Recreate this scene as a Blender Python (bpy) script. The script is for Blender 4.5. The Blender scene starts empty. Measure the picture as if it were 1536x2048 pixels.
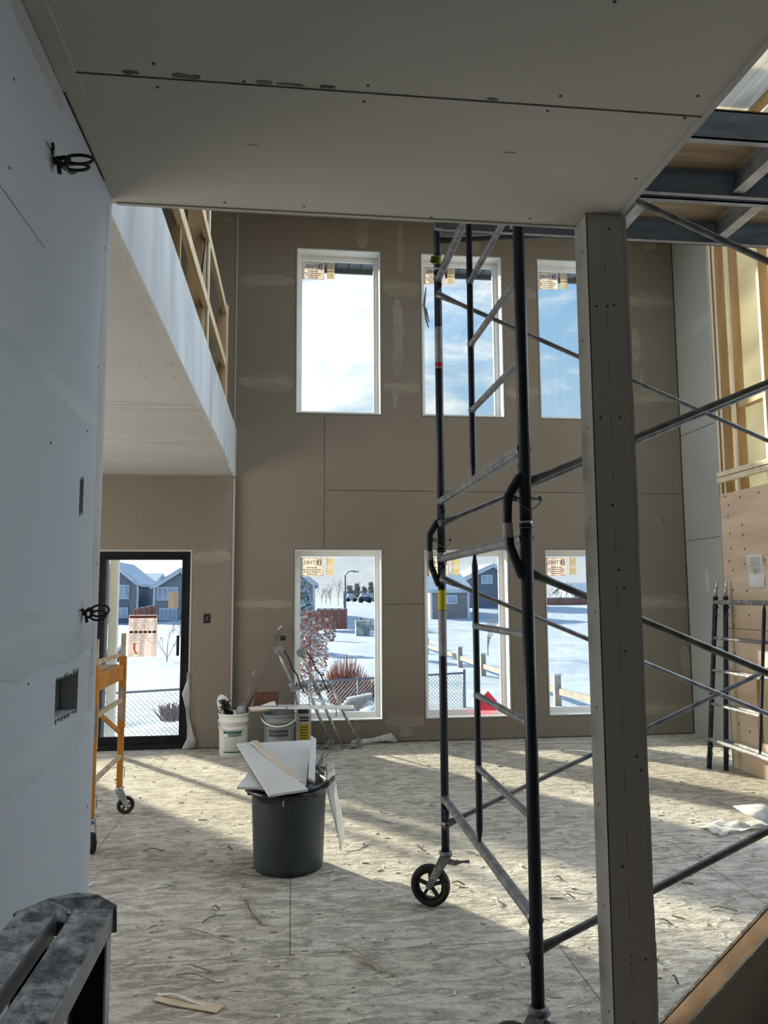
import bpy, bmesh, math, random
from mathutils import Vector, Matrix, noise as mnoise
random.seed(7)
C = bpy.context.scene.collection
sc = bpy.context.scene
PI = math.pi
EYE = 1.6

# ---------------------------------------------------------------- camera
F = 1540.0
def _axes():
    Y = Vector((585-768, 1190-1024, F)).normalized()
    roll = 0.0056
    U = Vector((-roll, -1, 0)); U.z = -(U.x*Y.x+U.y*Y.y)/Y.z; U.normalize()
    X = U.cross(Y)
    if X.x < 0: X = -X
    return X, Y, U
AX, AY, AU = _axes()
cam = bpy.data.cameras.new('camera'); co = bpy.data.objects.new('camera', cam); C.objects.link(co)
cam.sensor_fit = 'VERTICAL'; cam.sensor_height = 36; cam.lens = 36*F/2048; cam.clip_end = 2000; cam.clip_start = .05
r_ = Vector((AX.x, AY.x, AU.x)); d_ = Vector((AX.y, AY.y, AU.y)); w_ = Vector((AX.z, AY.z, AU.z))
co.matrix_world = Matrix(((r_.x, -d_.x, -w_.x, 0), (r_.y, -d_.y, -w_.y, 0), (r_.z, -d_.z, -w_.z, EYE), (0, 0, 0, 1)))
sc.camera = co
def ray(px, py):
    v = Vector((px-768, py-1024, F)); return Vector((v.dot(AX), v.dot(AY), v.dot(AU)))
def at(px, py, Y):
    r = ray(px, py); t = Y/r.y; return Vector((r.x*t, Y, EYE+r.z*t))
def onz(px, py, z=0.0):
    r = ray(px, py); t = (z-EYE)/r.z; return Vector((r.x*t, r.y*t, z))
def onx(px, py, X):
    r = ray(px, py); t = X/r.x; return Vector((X, r.y*t, EYE+r.z*t))

# ---------------------------------------------------------------- view, world, sun, added fill lamps
vs = sc.view_settings
vs.view_transform = 'Standard'; vs.look = 'None'; vs.gamma = 1; vs.use_curve_mapping = False
vs.exposure = 0.0
cy = sc.cycles
cy.use_denoising = True; cy.max_bounces = 8; cy.diffuse_bounces = 5; cy.transparent_max_bounces = 16
cy.sample_clamp_indirect = 4; cy.caustics_reflective = False; cy.caustics_refractive = False

SUN_AZ = Vector((-.60, .80, 0)).normalized(); SUN_EL = math.radians(17)
SUN_DIR = Vector((SUN_AZ.x*math.cos(SUN_EL), SUN_AZ.y*math.cos(SUN_EL), math.sin(SUN_EL)))
sl = bpy.data.lights.new('sun', 'SUN'); sl.energy = 16.5; sl.angle = math.radians(2.0); sl.color = (1, .88, .66)
so = bpy.data.objects.new('sun', sl); C.objects.link(so); so.location = SUN_DIR*30
so.rotation_euler = SUN_DIR.to_track_quat('Z', 'Y').to_euler()

wd = bpy.data.worlds.new('sky'); sc.world = wd; wd.use_nodes = True
nt = wd.node_tree; nt.nodes.clear()
def N(nt, t, **kw):
    n = nt.nodes.new(t)
    for k, v in kw.items(): setattr(n, k, v)
    return n
def sky():
    L = nt.links.new
    geo = N(nt, 'ShaderNodeTexCoord')
    sep = N(nt, 'ShaderNodeSeparateXYZ'); L(geo.outputs['Generated'], sep.inputs[0])
    grad = N(nt, 'ShaderNodeValToRGB'); L(sep.outputs['Z'], grad.inputs[0])
    e = grad.color_ramp.elements
    e[0].position = 0.0; e[0].color = (.92, .95, 1.0, 1)
    e[1].position = .12; e[1].color = (.66, .80, .92, 1)
    for p, c in ((.30, (.42, .68, .93)), (.55, (.30, .54, .90)), (1.0, (.20, .40, .78))):
        k = e.new(p); k.color = (*c, 1)
    # clouds: stretched noise on direction / height
    m = N(nt, 'ShaderNodeMapping'); m.inputs['Scale'].default_value = (2.2, 2.2, 7.0)
    L(geo.outputs['Generated'], m.inputs[0])
    n1 = N(nt, 'ShaderNodeTexNoise'); n1.inputs['Scale'].default_value = 3.2; n1.inputs['Detail'].default_value = 7; n1.inputs['Roughness'].default_value = .62; n1.inputs['Distortion'].default_value = .5
    L(m.outputs[0], n1.inputs['Vector'])
    # nearer the sun the cloud is thicker
    dp = N(nt, 'ShaderNodeVectorMath', operation='DOT_PRODUCT'); dp.inputs[1].default_value = (-.50, .80, .40)
    L(geo.outputs['Generated'], dp.inputs[0])
    mr = N(nt, 'ShaderNodeMapRange'); mr.inputs[1].default_value = .62; mr.inputs[2].default_value = .96; mr.inputs[3].default_value = -.13; mr.inputs[4].default_value = .20
    L(dp.outputs['Value'], mr.inputs[0])
    ad = N(nt, 'ShaderNodeMath', operation='ADD'); L(n1.outputs['Fac'], ad.inputs[0]); L(mr.outputs[0], ad.inputs[1])
    cr = N(nt, 'ShaderNodeValToRGB'); L(ad.outputs[0], cr.inputs[0])
    cr.color_ramp.elements[0].position = .40; cr.color_ramp.elements[1].position = .68
    cr.color_ramp.interpolation = 'EASE'
    mx = N(nt, 'ShaderNodeMix', data_type='RGBA'); L(cr.outputs[0], mx.inputs[0]); L(grad.outputs[0], mx.inputs[6]); mx.inputs[7].default_value = (1.12, 1.14, 1.13, 1)
    gl = N(nt, 'ShaderNodeMapRange'); gl.inputs[1].default_value = .80; gl.inputs[2].default_value = 1.0; gl.inputs[3].default_value = 1.0; gl.inputs[4].default_value = 2.0
    L(dp.outputs['Value'], gl.inputs[0])
    mu = N(nt, 'ShaderNodeMath', operation='MULTIPLY'); mu.inputs[1].default_value = 1.12; L(gl.outputs[0], mu.inputs[0])
    bg = N(nt, 'ShaderNodeBackground'); L(mx.outputs[2], bg.inputs[0]); L(mu.outputs[0], bg.inputs[1])
    o = N(nt, 'ShaderNodeOutputWorld'); L(bg.outputs[0], o.inputs[0])
sky()

def area(name, loc, aim, sx, sy, energy, color):
    l = bpy.data.lights.new(name, 'AREA'); l.shape = 'RECTANGLE'; l.size = sx; l.size_y = sy; l.energy = energy; l.color = color
    o = bpy.data.objects.new(name, l); C.objects.link(o); o.location = loc
    o.rotation_euler = (Vector(aim)-Vector(loc)).to_track_quat('-Z', 'Y').to_euler()
# added fill lamps outside invented shell openings: stair side, roof and left side
area('added_fill_stair', (5.7, 4.5, 3.6), (-.6, 3.0, 2.6), 4.0, 4.4, 235, (.80, .90, 1.0))
area('added_fill_roof', (1.4, 5.2, 6.3), (1.4, 5.2, 0), 3.2, 3.4, 60, (1.0, .97, .92))
area('added_fill_left', (-4.5, 5.3, 1.4), (0, 5.3, 1.2), 4.0, 2.0, 120, (1.0, .96, .90))

# ---------------------------------------------------------------- materials
def mat(name, c1, c2=None, scale=6.0, rough=.7, metal=0.0, bump=0.0, bscale=None, stretch=(1, 1, 1), detail=5, lo=.35, hi=.65, spec=.3):
    m = bpy.data.materials.new(name); m.use_nodes = True
    t = m.node_tree; b = t.nodes['Principled BSDF']; L = t.links.new
    b.inputs['Roughness'].default_value = rough; b.inputs['Metallic'].default_value = metal
    b.inputs['Specular IOR Level'].default_value = spec
    tc = t.nodes.new('ShaderNodeTexCoord'); mp = t.nodes.new('ShaderNodeMapping'); mp.inputs['Scale'].default_value = stretch
    L(tc.outputs['Object'], mp.inputs[0])
    if c2 is None: c2 = tuple(min(1, v*1.12) for v in c1)
    n = t.nodes.new('ShaderNodeTexNoise'); n.inputs['Scale'].default_value = scale; n.inputs['Detail'].default_value = detail
    L(mp.outputs[0], n.inputs['Vector'])
    r = t.nodes.new('ShaderNodeValToRGB'); L(n.outputs['Fac'], r.inputs[0])
    r.color_ramp.elements[0].position = lo; r.color_ramp.elements[0].color = (*c1, 1)
    r.color_ramp.elements[1].position = hi; r.color_ramp.elements[1].color = (*c2, 1)
    L(r.outputs[0], b.inputs['Base Color'])
    if bump:
        n2 = t.nodes.new('ShaderNodeTexNoise'); n2.inputs['Scale'].default_value = bscale or scale*4; n2.inputs['Detail'].default_value = 6
        L(mp.outputs[0], n2.inputs['Vector'])
        bp = t.nodes.new('ShaderNodeBump'); bp.inputs['Strength'].default_value = bump; bp.inputs['Distance'].default_value = .02
        L(n2.outputs['Fac'], bp.inputs['Height']); L(bp.outputs[0], b.inputs['Normal'])
    return m
M = {}
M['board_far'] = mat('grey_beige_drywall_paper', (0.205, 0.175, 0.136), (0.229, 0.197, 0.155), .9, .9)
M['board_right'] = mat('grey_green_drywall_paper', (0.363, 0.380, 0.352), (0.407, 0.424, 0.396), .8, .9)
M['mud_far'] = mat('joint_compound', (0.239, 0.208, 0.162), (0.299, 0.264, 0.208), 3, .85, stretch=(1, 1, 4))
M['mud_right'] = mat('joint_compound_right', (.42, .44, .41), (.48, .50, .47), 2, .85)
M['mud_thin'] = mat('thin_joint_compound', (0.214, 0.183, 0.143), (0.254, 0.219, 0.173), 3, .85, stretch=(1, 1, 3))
M['bead'] = mat('pale_corner_bead', (0.375, 0.367, 0.345), None, 3, .6)
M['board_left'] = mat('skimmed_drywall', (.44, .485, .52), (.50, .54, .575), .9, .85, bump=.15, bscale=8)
M['mud_left'] = mat('skim_compound_band', (.40, .45, .47), (.52, .56, .59), 1.7, .8, stretch=(1, .6, 4))
M['board_ceiling'] = mat('ceiling_drywall_paper', (0.440, 0.424, 0.380), (0.495, 0.479, 0.435), .8, .9)
M['tape'] = mat('paper_tape', (.42, .42, .40), None, 5, .9)
M['gap'] = mat('dark_seam', (.03, .028, .025), (.09, .08, .07), 20, .9)
M['smudge'] = mat('dark_smudge', (.10, .10, .095), (.2, .195, .18), 15, .9)
M['skim'] = mat('skimmed_bulkhead', (.50, .56, .62), (.68, .73, .77), 5, .8, stretch=(1, .8, .22), bump=.12, bscale=7, detail=8)
M['soffit'] = mat('soffit_drywall', (0.420, 0.413, 0.395), (0.462, 0.455, 0.438), 1.1, .9)
M['soffit_mud'] = mat('soffit_compound', (0.364, 0.360, 0.350), (0.490, 0.483, 0.469), 3, .85, stretch=(.5, 5, 1))
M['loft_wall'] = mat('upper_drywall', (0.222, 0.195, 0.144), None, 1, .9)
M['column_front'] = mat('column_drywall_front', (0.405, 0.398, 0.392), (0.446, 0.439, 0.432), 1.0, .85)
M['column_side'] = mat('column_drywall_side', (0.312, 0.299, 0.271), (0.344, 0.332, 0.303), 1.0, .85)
M['white'] = mat('white_vinyl', (.74, .75, .74), (.8, .81, .8), 3, .4)
M['black_frame_and_shade'] = mat('black_door_frame_and_leg_shade', (0.010, 0.010, 0.011), (0.016, 0.017, 0.018), 5, .6, spec=.12)
M['black'] = mat('black_plastic', (.010, .010, .011), (.022, .022, .023), 12, .45)
M['navy'] = mat('navy_scaffold_paint', (.006, .008, .016), (.014, .018, .032), 9, .42, spec=.35, bump=.05)
M['navy_worn'] = mat('worn_navy_paint', (.010, .016, .028), (.05, .065, .085), 14, .5, lo=.5, hi=.8)
M['galv'] = mat('galvanised_tube', (0.112, 0.119, 0.132), (0.238, 0.244, 0.251), 16, .42, .55, bump=.1)
M['galv_mud'] = mat('compound_spattered_tube', (0.176, 0.184, 0.192), (0.496, 0.480, 0.448), 18, .6, .25, bump=.3, lo=.5, hi=.7)
M['alu'] = mat('aluminium', (.36, .37, .37), (.55, .56, .56), 14, .34, .75)
M['alu_dirty'] = mat('spattered_aluminium', (.13, .145, .16), (.52, .54, .55), 22, .42, .35, bump=1.0, bscale=30, detail=8, lo=.38, hi=.66)
M['alu_dark'] = mat('dull_aluminium', (0.208, 0.216, 0.224), (0.320, 0.328, 0.336), 9, .45, .5)
M['orange'] = mat('orange_scaffold_paint', (.42, .165, .018), (.55, .23, .03), 7, .55)
M['orange_rung'] = mat('worn_rung', (.42, .27, .12), (.58, .50, .40), 12, .6)
M['rubber'] = mat('black_rubber', (.012, .012, .012), (.04, .038, .036), 14, .75)
M['hub'] = mat('grey_wheel_hub', (.13, .13, .13), None, 9, .5)
M['can'] = mat('grey_trash_can', (.030, .040, .046), (.042, .053, .058), 5, .42, spec=.4, bump=.03)
M['bag'] = mat('black_bin_bag', (.005, .005, .006), (.012, .012, .013), 8, .28, spec=.6)
M['gypsum'] = mat('white_drywall_face', (.60, .61, .60), (.69, .70, .69), 3, .85)
M['gyp_edge'] = mat('gypsum_core', (.62, .61, .57), (.75, .74, .70), 40, .95, bump=.4)
M['paper_brown'] = mat('brown_drywall_paper', (.55, .44, .30), (.64, .56, .44), 5, .85)
M['paper'] = mat('white_paper', (.62, .62, .60), (.72, .72, .70), 3, .85)
M['wood'] = mat('spruce_stud', (.36, .235, .115), (.49, .34, .18), 3, .75, stretch=(5, 5, .4), detail=7)
M['wood_pale_and_lit'] = mat('pale_wood_and_lit_edge', (.62, .52, .36), (.74, .65, .49), 3, .75, stretch=(5, 5, .5))  # pale wood; also paints lit edges on studs and guard framing
M['wood_y'] = mat('spruce_lengthwise', (.42, .29, .15), (.58, .43, .25), 3, .75, stretch=(5, .4, 5), detail=7)
M['ply'] = mat('plywood_sheet', (.52, .375, .25), (.70, .56, .42), 1.6, .75, stretch=(1, .7, 4.5), detail=10, lo=.3, hi=.7)
M['ply_dark'] = mat('deck_plywood', (.26, .19, .12), (.42, .32, .21), 2.2, .8, stretch=(1.0, 9, 1), detail=9)
M['cap'] = mat('weathered_osb_cap', (0.540, 0.324, 0.162), (0.891, 0.594, 0.351), 9, .8, detail=9, lo=.3)
M['pail'] = mat('white_pail', (.68, .68, .65), (.76, .76, .73), 5, .45)
M['pail_grey'] = mat('grey_pail', (.20, .215, .21), (.27, .285, .28), 6, .45)
M['green_ink'] = mat('green_print', (.01, .09, .06), None, 4, .6)
M['ink'] = mat('dark_print', (.05, .05, .055), None, 4, .6)
M['ink_blue'] = mat('navy_print', (.02, .03, .16), None, 4, .6)
M['ink_soft'] = mat('faint_print', (.28, .26, .24), None, 4, .7)
M['yellow'] = mat('yellow_print', (.70, .48, .04), None, 4, .6)
M['yellow_tape'] = mat('yellow_sticker', (.45, .36, .01), None, 4, .6)
M['green_tape'] = mat('green_tape', (.22, .27, .04), (.30, .36, .07), 8, .7)
M['sticker'] = mat('sticker_paper', (.68, .60, .50), (.74, .66, .56), 5, .8)
M['sticker_grey'] = mat('label_silver', (.22, .22, .22), (.36, .36, .36), 14, .6)
M['sticker_tan'] = mat('tan_sticker_paper', (.54, .46, .30), (.60, .52, .36), 5, .8)
M['poster'] = mat('poster_paper', (.76, .66, .64), (.80, .71, .69), 3, .8)
M['maroon'] = mat('maroon_print', (.12, .03, .035), None, 4, .6)
M['vermilion'] = mat('vermilion_print', (.72, .13, .05), None, 4, .6)
M['pink'] = mat('pink_card', (.80, .03, .10), (.85, .05, .13), 3, .6)
M['brown_box'] = mat('brown_red_bag', (0.078, 0.027, 0.018), (0.120, 0.051, 0.036), 6, .7)
M['red_wire'] = mat('red_label', (.45, .03, .03), None, 4, .6)
M['snow'] = mat('snow', (0.428, 0.505, 0.599), (0.547, 0.616, 0.684), .8, .8, bump=1.0, bscale=3.2, detail=8)
M['snow_roof'] = mat('roof_snow', (0.521, 0.605, 0.707), (0.614, 0.688, 0.763), 1, .8)
M['siding_blue'] = mat('blue_grey_siding', (.17, .20, .26), (.20, .23, .29), .6, .8, stretch=(1, 1, 12))
M['siding_grey'] = mat('grey_siding', (.24, .26, .30), None, .6, .8, stretch=(1, 1, 12))
M['siding_green'] = mat('sage_siding', (.30, .33, .30), None, .6, .8, stretch=(1, 1, 12))
M['siding_tan'] = mat('taupe_siding', (.25, .24, .25), None, .6, .8, stretch=(1, 1, 12))
M['house_trim'] = mat('white_house_trim', (.66, .69, .74), None, 3, .7)
M['house_glass'] = mat('reflective_house_pane', (.34, .42, .54), (.5, .57, .68), .7, .25)
M['red_fence'] = mat('red_brown_fence', (.30, .13, .10), (.40, .20, .16), 2, .85, stretch=(4, 4, 1))
M['bark'] = mat('grey_brown_bark', (.16, .13, .12), (.26, .22, .20), 8, .9)
M['bark_pale'] = mat('pale_bare_bark', (.26, .24, .25), (.36, .33, .34), 8, .9)
M['red_leaf'] = mat('rusty_leaves', (.34, .13, .09), (.50, .25, .18), 5, .9)
M['spruce'] = mat('frosted_spruce', (0.169, 0.234, 0.208), (0.546, 0.598, 0.598), 3, .9)
M['rail_post'] = mat('pale_wooden_post', (0.310, 0.279, 0.244), (0.384, 0.353, 0.323), 4, .85)
M['chain'] = mat('galvanised_wire', (.20, .23, .28), None, 4, .5, .4)
M['car_dark'] = mat('dark_car_paint', (.05, .06, .08), None, 3, .3)
M['car_silver'] = mat('silver_car_paint', (.4, .43, .47), None, 3, .3)
M['soffit_metal'] = mat('dark_eave_soffit', (.10, .12, .15), (.14, .16, .19), 2, .6)
M['brick_dark'] = mat('brown_wood_stain', (.10, .04, .035), None, 4, .7)
M['crumb'] = mat('gypsum_crumbs', (.50, .47, .42), (.75, .72, .66), 30, .95)
M['dust_wood'] = mat('dusty_splinter', (.26, .22, .16), (.42, .37, .29), 9, .9)

def floor_mat():
    m = bpy.data.materials.new('dusty_osb_subfloor'); m.use_nodes = True
    t = m.node_tree; b = t.nodes['Principled BSDF']; L = t.links.new
    b.inputs['Roughness'].default_value = .82; b.inputs['Specular IOR Level'].default_value = .25
    tc = t.nodes.new('ShaderNodeTexCoord')
    def noise(scale, st, detail=6, dist=0):
        mp = t.nodes.new('ShaderNodeMapping'); mp.inputs['Scale'].default_value = st; L(tc.outputs['Object'], mp.inputs[0])
        n = t.nodes.new('ShaderNodeTexNoise'); n.inputs['Scale'].default_value = scale; n.inputs['Detail'].default_value = detail; n.inputs['Distortion'].default_value = dist
        L(mp.outputs[0], n.inputs['Vector']); return n.outputs['Fac']
    def ramp(src, p0, c0, p1, c1):
        r = t.nodes.new('ShaderNodeValToRGB'); L(src, r.inputs[0]); e = r.color_ramp.elements
        e[0].position = p0; e[0].color = (*c0, 1); e[1].position = p1; e[1].color = (*c1, 1); return r.outputs[0]
    def mix(f, a, b_, bt='MIX'):
        x = t.nodes.new('ShaderNodeMix'); x.data_type = 'RGBA'; x.blend_type = bt
        if isinstance(f, float): x.inputs[0].default_value = f
        else: L(f, x.inputs[0])
        L(a, x.inputs[6]); L(b_, x.inputs[7]); return x.outputs[2]
    big = ramp(noise(.9, (1, 1, 1)), .3, (.46, .435, .39), .7, (.60, .575, .53))
    flake = ramp(noise(7, (1, 2.6, 1), 8, 1.2), .38, (.62, .61, .58), .62, (1.15, 1.14, 1.11))
    col = mix(1.0, big, flake, 'MULTIPLY')
    fine = ramp(noise(48, (1, 2.2, 1), 4), .33, (.72, .70, .66), .56, (1.06, 1.06, 1.05))
    col = mix(1.0, col, fine, 'MULTIPLY')
    br = t.nodes.new('ShaderNodeTexBrick'); L(tc.outputs['Object'], br.inputs['Vector'])
    br.inputs['Scale'].default_value = 1; br.inputs['Brick Width'].default_value = 2.44; br.inputs['Row Height'].default_value = 1.22
    br.inputs['Mortar Size'].default_value = .004; br.inputs['Mortar Smooth'].default_value = .3
    br.inputs['Color1'].default_value = (1, 1, 1, 1); br.inputs['Color2'].default_value = (.93, .92, .90, 1); br.inputs['Mortar'].default_value = (.42, .40, .36, 1)
    br.offset = .5
    col = mix(1.0, col, br.outputs['Color'], 'MULTIPLY')
    L(col, b.inputs['Base Color'])
    bp = t.nodes.new('ShaderNodeBump'); bp.inputs['Strength'].default_value = .75; bp.inputs['Distance'].default_value = .012
    L(noise(26, (1, 2.4, 1), 8, .8), bp.inputs['Height']); L(bp.outputs[0], b.inputs['Normal'])
    return m
M['floor'] = floor_mat()
def glass_mat(name, tint, gloss=.05):
    m = bpy.data.materials.new(name); m.use_nodes = True; t = m.node_tree; t.nodes.clear(); L = t.links.new
    tr = t.nodes.new('ShaderNodeBsdfTransparent'); tr.inputs[0].default_value = (*tint, 1)
    g = t.nodes.new('ShaderNodeBsdfGlossy'); g.inputs['Roughness'].default_value = .02
    x = t.nodes.new('ShaderNodeMixShader'); x.inputs[0].default_value = gloss
    L(tr.outputs[0], x.inputs[1]); L(g.outputs[0], x.inputs[2])
    o = t.nodes.new('ShaderNodeOutputMaterial'); L(x.outputs[0], o.inputs[0]); return m
M['glass'] = glass_mat('window_pane', (.84, .87, .88), .03)
def poly_mat(name, col, tl=.6):
    m = bpy.data.materials.new(name); m.use_nodes = True; t = m.node_tree; t.nodes.clear(); L = t.links.new
    tc = t.nodes.new('ShaderNodeTexCoord'); n = t.nodes.new('ShaderNodeTexNoise'); n.inputs['Scale'].default_value = 4
    mp = t.nodes.new('ShaderNodeMapping'); mp.inputs['Scale'].default_value = (6, .3, .5); L(tc.outputs['Object'], mp.inputs[0]); L(mp.outputs[0], n.inputs['Vector'])
    r = t.nodes.new('ShaderNodeValToRGB'); L(n.outputs['Fac'], r.inputs[0])
    r.color_ramp.elements[0].color = (*[c*.78 for c in col], 1); r.color_ramp.elements[1].color = (*col, 1); r.color_ramp.elements[0].position = .35; r.color_ramp.elements[1].position = .6
    d = t.nodes.new('ShaderNodeBsdfDiffuse'); k = t.nodes.new('ShaderNodeBsdfTranslucent'); x = t.nodes.new('ShaderNodeMixShader'); x.inputs[0].default_value = tl
    L(r.outputs[0], d.inputs[0]); L(r.outputs[0], k.inputs[0]); L(d.outputs[0], x.inputs[1]); L(k.outputs[0], x.inputs[2])
    o = t.nodes.new('ShaderNodeOutputMaterial'); L(x.outputs[0], o.inputs[0]); return m
M['poly'] = poly_mat('warm_vapour_barrier', (0.704, 0.624, 0.448), .75)
M['poly_white'] = poly_mat('white_vapour_barrier', (.90, .88, .82), .6)
M['sticker'] = poly_mat('sticker_paper', (.88, .80, .74), .6); M['sticker_tan'] = poly_mat('tan_sticker_paper', (.80, .72, .55), .55); M['poster'] = poly_mat('poster_paper', (.80, .73, .72), .6)
M['sheet'] = poly_mat('thin_plastic_sheet', (.80, .80, .78), .4)

# ---------------------------------------------------------------- mesh helpers
class MB:
    def __init__(s): s.bm = bmesh.new()
    def face(s, pts, m=0):
        try: f = s.bm.faces.new([s.bm.verts.new(p) for p in pts]); f.material_index = m; return f
        except ValueError: pass
    def box(s, x0, x1, y0, y1, z0, z1, m=0):
        v = [s.bm.verts.new((x, y, z)) for x in (x0, x1) for y in (y0, y1) for z in (z0, z1)]
        for q in ((0, 1, 3, 2), (4, 6, 7, 5), (0, 4, 5, 1), (2, 3, 7, 6), (0, 2, 6, 4), (1, 5, 7, 3)):
            s.bm.faces.new([v[i] for i in q]).material_index = m
        return s
    def slab(s, pts, off, m=0, me=None):
        """closed polygon extruded by vector off"""
        off = Vector(off); a = [s.bm.verts.new(p) for p in pts]; b = [s.bm.verts.new(Vector(p)+off) for p in pts]
        n = len(pts); me = m if me is None else me
        s.bm.faces.new(a).material_index = m; s.bm.faces.new(b[::-1]).material_index = m
        for i in range(n): s.bm.faces.new([a[i], b[i], b[(i+1) % n], a[(i+1) % n]]).material_index = me
        return s
    def tube(s, pts, r, seg=10, m=0, cap=True):
        pts = [Vector(p) for p in pts]; rr = r if isinstance(r, (list, tuple)) else [r]*len(pts)
        rings = []; up = None
        for i, p in enumerate(pts):
            d = (pts[min(i+1, len(pts)-1)]-pts[max(i-1, 0)]).normalized()
            if up is None: up = Vector((0, 0, 1)) if abs(d.z) < .9 else Vector((1, 0, 0))
            a = (up-d*up.dot(d)).normalized(); up = a; b = d.cross(a)
            rings.append([s.bm.verts.new(p+(a*math.cos(2*PI*k/seg)+b*math.sin(2*PI*k/seg))*rr[i]) for k in range(seg)])
        for A, B in zip(rings, rings[1:]):
            for k in range(seg):
                f = s.bm.faces.new([A[k], A[(k+1) % seg], B[(k+1) % seg], B[k]]); f.material_index = m; f.smooth = True
        if cap:
            s.bm.faces.new(rings[0][::-1]).material_index = m; s.bm.faces.new(rings[-1]).material_index = m
        return s
    def bar(s, p0, p1, w, h, m=0, up=(0, 0, 1)):
        p0, p1 = Vector(p0), Vector(p1); d = (p1-p0).normalized(); u = Vector(up); u = (u-d*u.dot(d))
        if u.length < 1e-4: u = Vector((1, 0, 0))-d*d.x
        u.normalize(); q = d.cross(u)
        v = [s.bm.verts.new(p+q*(a*w/2)+u*(b*h/2)) for p in (p0, p1) for a in (-1, 1) for b in (-1, 1)]
        for k in ((0, 2, 3, 1), (4, 5, 7, 6), (0, 1, 5, 4), (2, 6, 7, 3), (0, 4, 6, 2), (1, 3, 7, 5)):
            s.bm.faces.new([v[i] for i in k]).material_index = m
        return s
    def lathe(s, prof, c=(0, 0, 0), seg=36, m=0, axis='Z', closed=False):
        c = Vector(c); rings = []
        for (r, h) in prof:
            ring = []
            for k in range(seg):
                a = 2*PI*k/seg
                p = Vector((r*math.cos(a), r*math.sin(a), h)) if axis == 'Z' else (Vector((h, r*math.cos(a), r*math.sin(a))) if axis == 'X' else Vector((r*math.cos(a), h, r*math.sin(a))))
                ring.append(s.bm.verts.new(c+p))
            rings.append(ring)
        pr = list(zip(rings, rings[1:]))
        if closed: pr.append((rings[-1], rings[0]))
        for A, B in pr:
            for k in range(seg):
                f = s.bm.faces.new([A[k], A[(k+1) % seg], B[(k+1) % seg], B[k]]); f.material_index = m; f.smooth = True
        if not closed:
            for R in (rings[0], rings[-1]):
                f = s.bm.faces.new(R); f.material_index = m
        return s
    def disc(s, c, n, r, m=0, seg=8):
        n = Vector(n).normalized(); a = n.orthogonal().normalized(); b = n.cross(a); c = Vector(c)
        s.slab([c+(a*math.cos(2*PI*k/seg)+b*math.sin(2*PI*k/seg))*r for k in range(seg)], -n*.001, m); return s
    def strip(s, p0, p1, w, n, m=0, jit=.15, t=.0015, step=.12):
        """wavy edged thin coat (joint compound) from p0 to p1 on a surface with normal n"""
        p0, p1, n = Vector(p0), Vector(p1), Vector(n).normalized(); d = p1-p0; L = d.length; d.normalize(); q = n.cross(d)
        k = max(5, int(L/step)); A = []; B = []; t = t*random.uniform(.7, 1.3)
        for i in range(k+1):
            p = p0+d*L*i/k
            e_ = min(1, .45+1.8*math.sin(PI*i/k)) if jit > .1 else 1; A.append(p+q*w*e_*(.5+random.uniform(-jit, jit))); B.append(p-q*w*e_*(.5+random.uniform(-jit, jit)))
        va = [s.bm.verts.new(p+n*t) for p in A]; vb = [s.bm.verts.new(p+n*t) for p in B]
        for i in range(k): s.bm.faces.new([va[i], va[i+1], vb[i+1], vb[i]]).material_index = m
        wa = [s.bm.verts.new(p-n*.001+q*.004) for p in A]; wb = [s.bm.verts.new(p-n*.001-q*.004) for p in B]
        for i in range(k):
            s.bm.faces.new([wa[i], wa[i+1], va[i+1], va[i]]).material_index = m
            s.bm.faces.new([vb[i], vb[i+1], wb[i+1], wb[i]]).material_index = m
        s.bm.faces.new([wa[0], va[0], vb[0], wb[0]]).material_index = m; s.bm.faces.new([wa[-1], wb[-1], vb[-1], va[-1]]).material_index = m
        return s
    def build(s, name, mats, parent=None, bevel=0, fix=True, smooth=False):
        me = bpy.data.meshes.new(name)
        if fix: bmesh.ops.recalc_face_normals(s.bm, faces=s.bm.faces)
        s.bm.to_mesh(me); s.bm.free()
        if not isinstance(mats, (list, tuple)): mats = [mats]
        for k in mats: me.materials.append(M[k] if isinstance(k, str) else k)
        if smooth:
            for p in me.polygons: p.use_smooth = True
        o = bpy.data.objects.new(name, me); C.objects.link(o)
        if parent is not None:
            o.parent = parent
            if parent.type == 'EMPTY' and not parent.get('_local'): o.matrix_parent_inverse = Matrix.Translation(-parent.location)
        if bevel:
            b = o.modifiers.new('bevel', 'BEVEL'); b.width = bevel; b.segments = 2; b.limit_method = 'ANGLE'
        return o
def tag(o, label=None, cat=None, group=None, kind=None):
    for k, v in (('label', label), ('category', cat), ('group', group), ('kind', kind)):
        if v: o[k] = v
    return o
def thing(name, loc, label, cat, group=None, local=False):
    o = bpy.data.objects.new(name, None); C.objects.link(o); o.location = loc; o.empty_display_size = .1
    if local: o['_local'] = 1
    return tag(o, label, cat, group)
def struct(o): o['kind'] = 'structure'; return o
def children(o): return [c for c in list(bpy.data.objects) if c.parent == o]
def dup(root, loc, rot=None, label=None, scale=None):
    r = root.copy(); C.objects.link(r); r.location = loc
    if rot is not None:
        r.rotation_mode = root.rotation_mode
        r.rotation_euler = rot
    if scale: r.scale = scale
    if label: r['label'] = label
    for ch in children(root):
        inv = ch.matrix_parent_inverse.copy(); c = ch.copy(); C.objects.link(c); c.parent = r; c.matrix_parent_inverse = inv
        for g in children(ch):
            d = g.copy(); C.objects.link(d); d.parent = c
    return r
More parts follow.
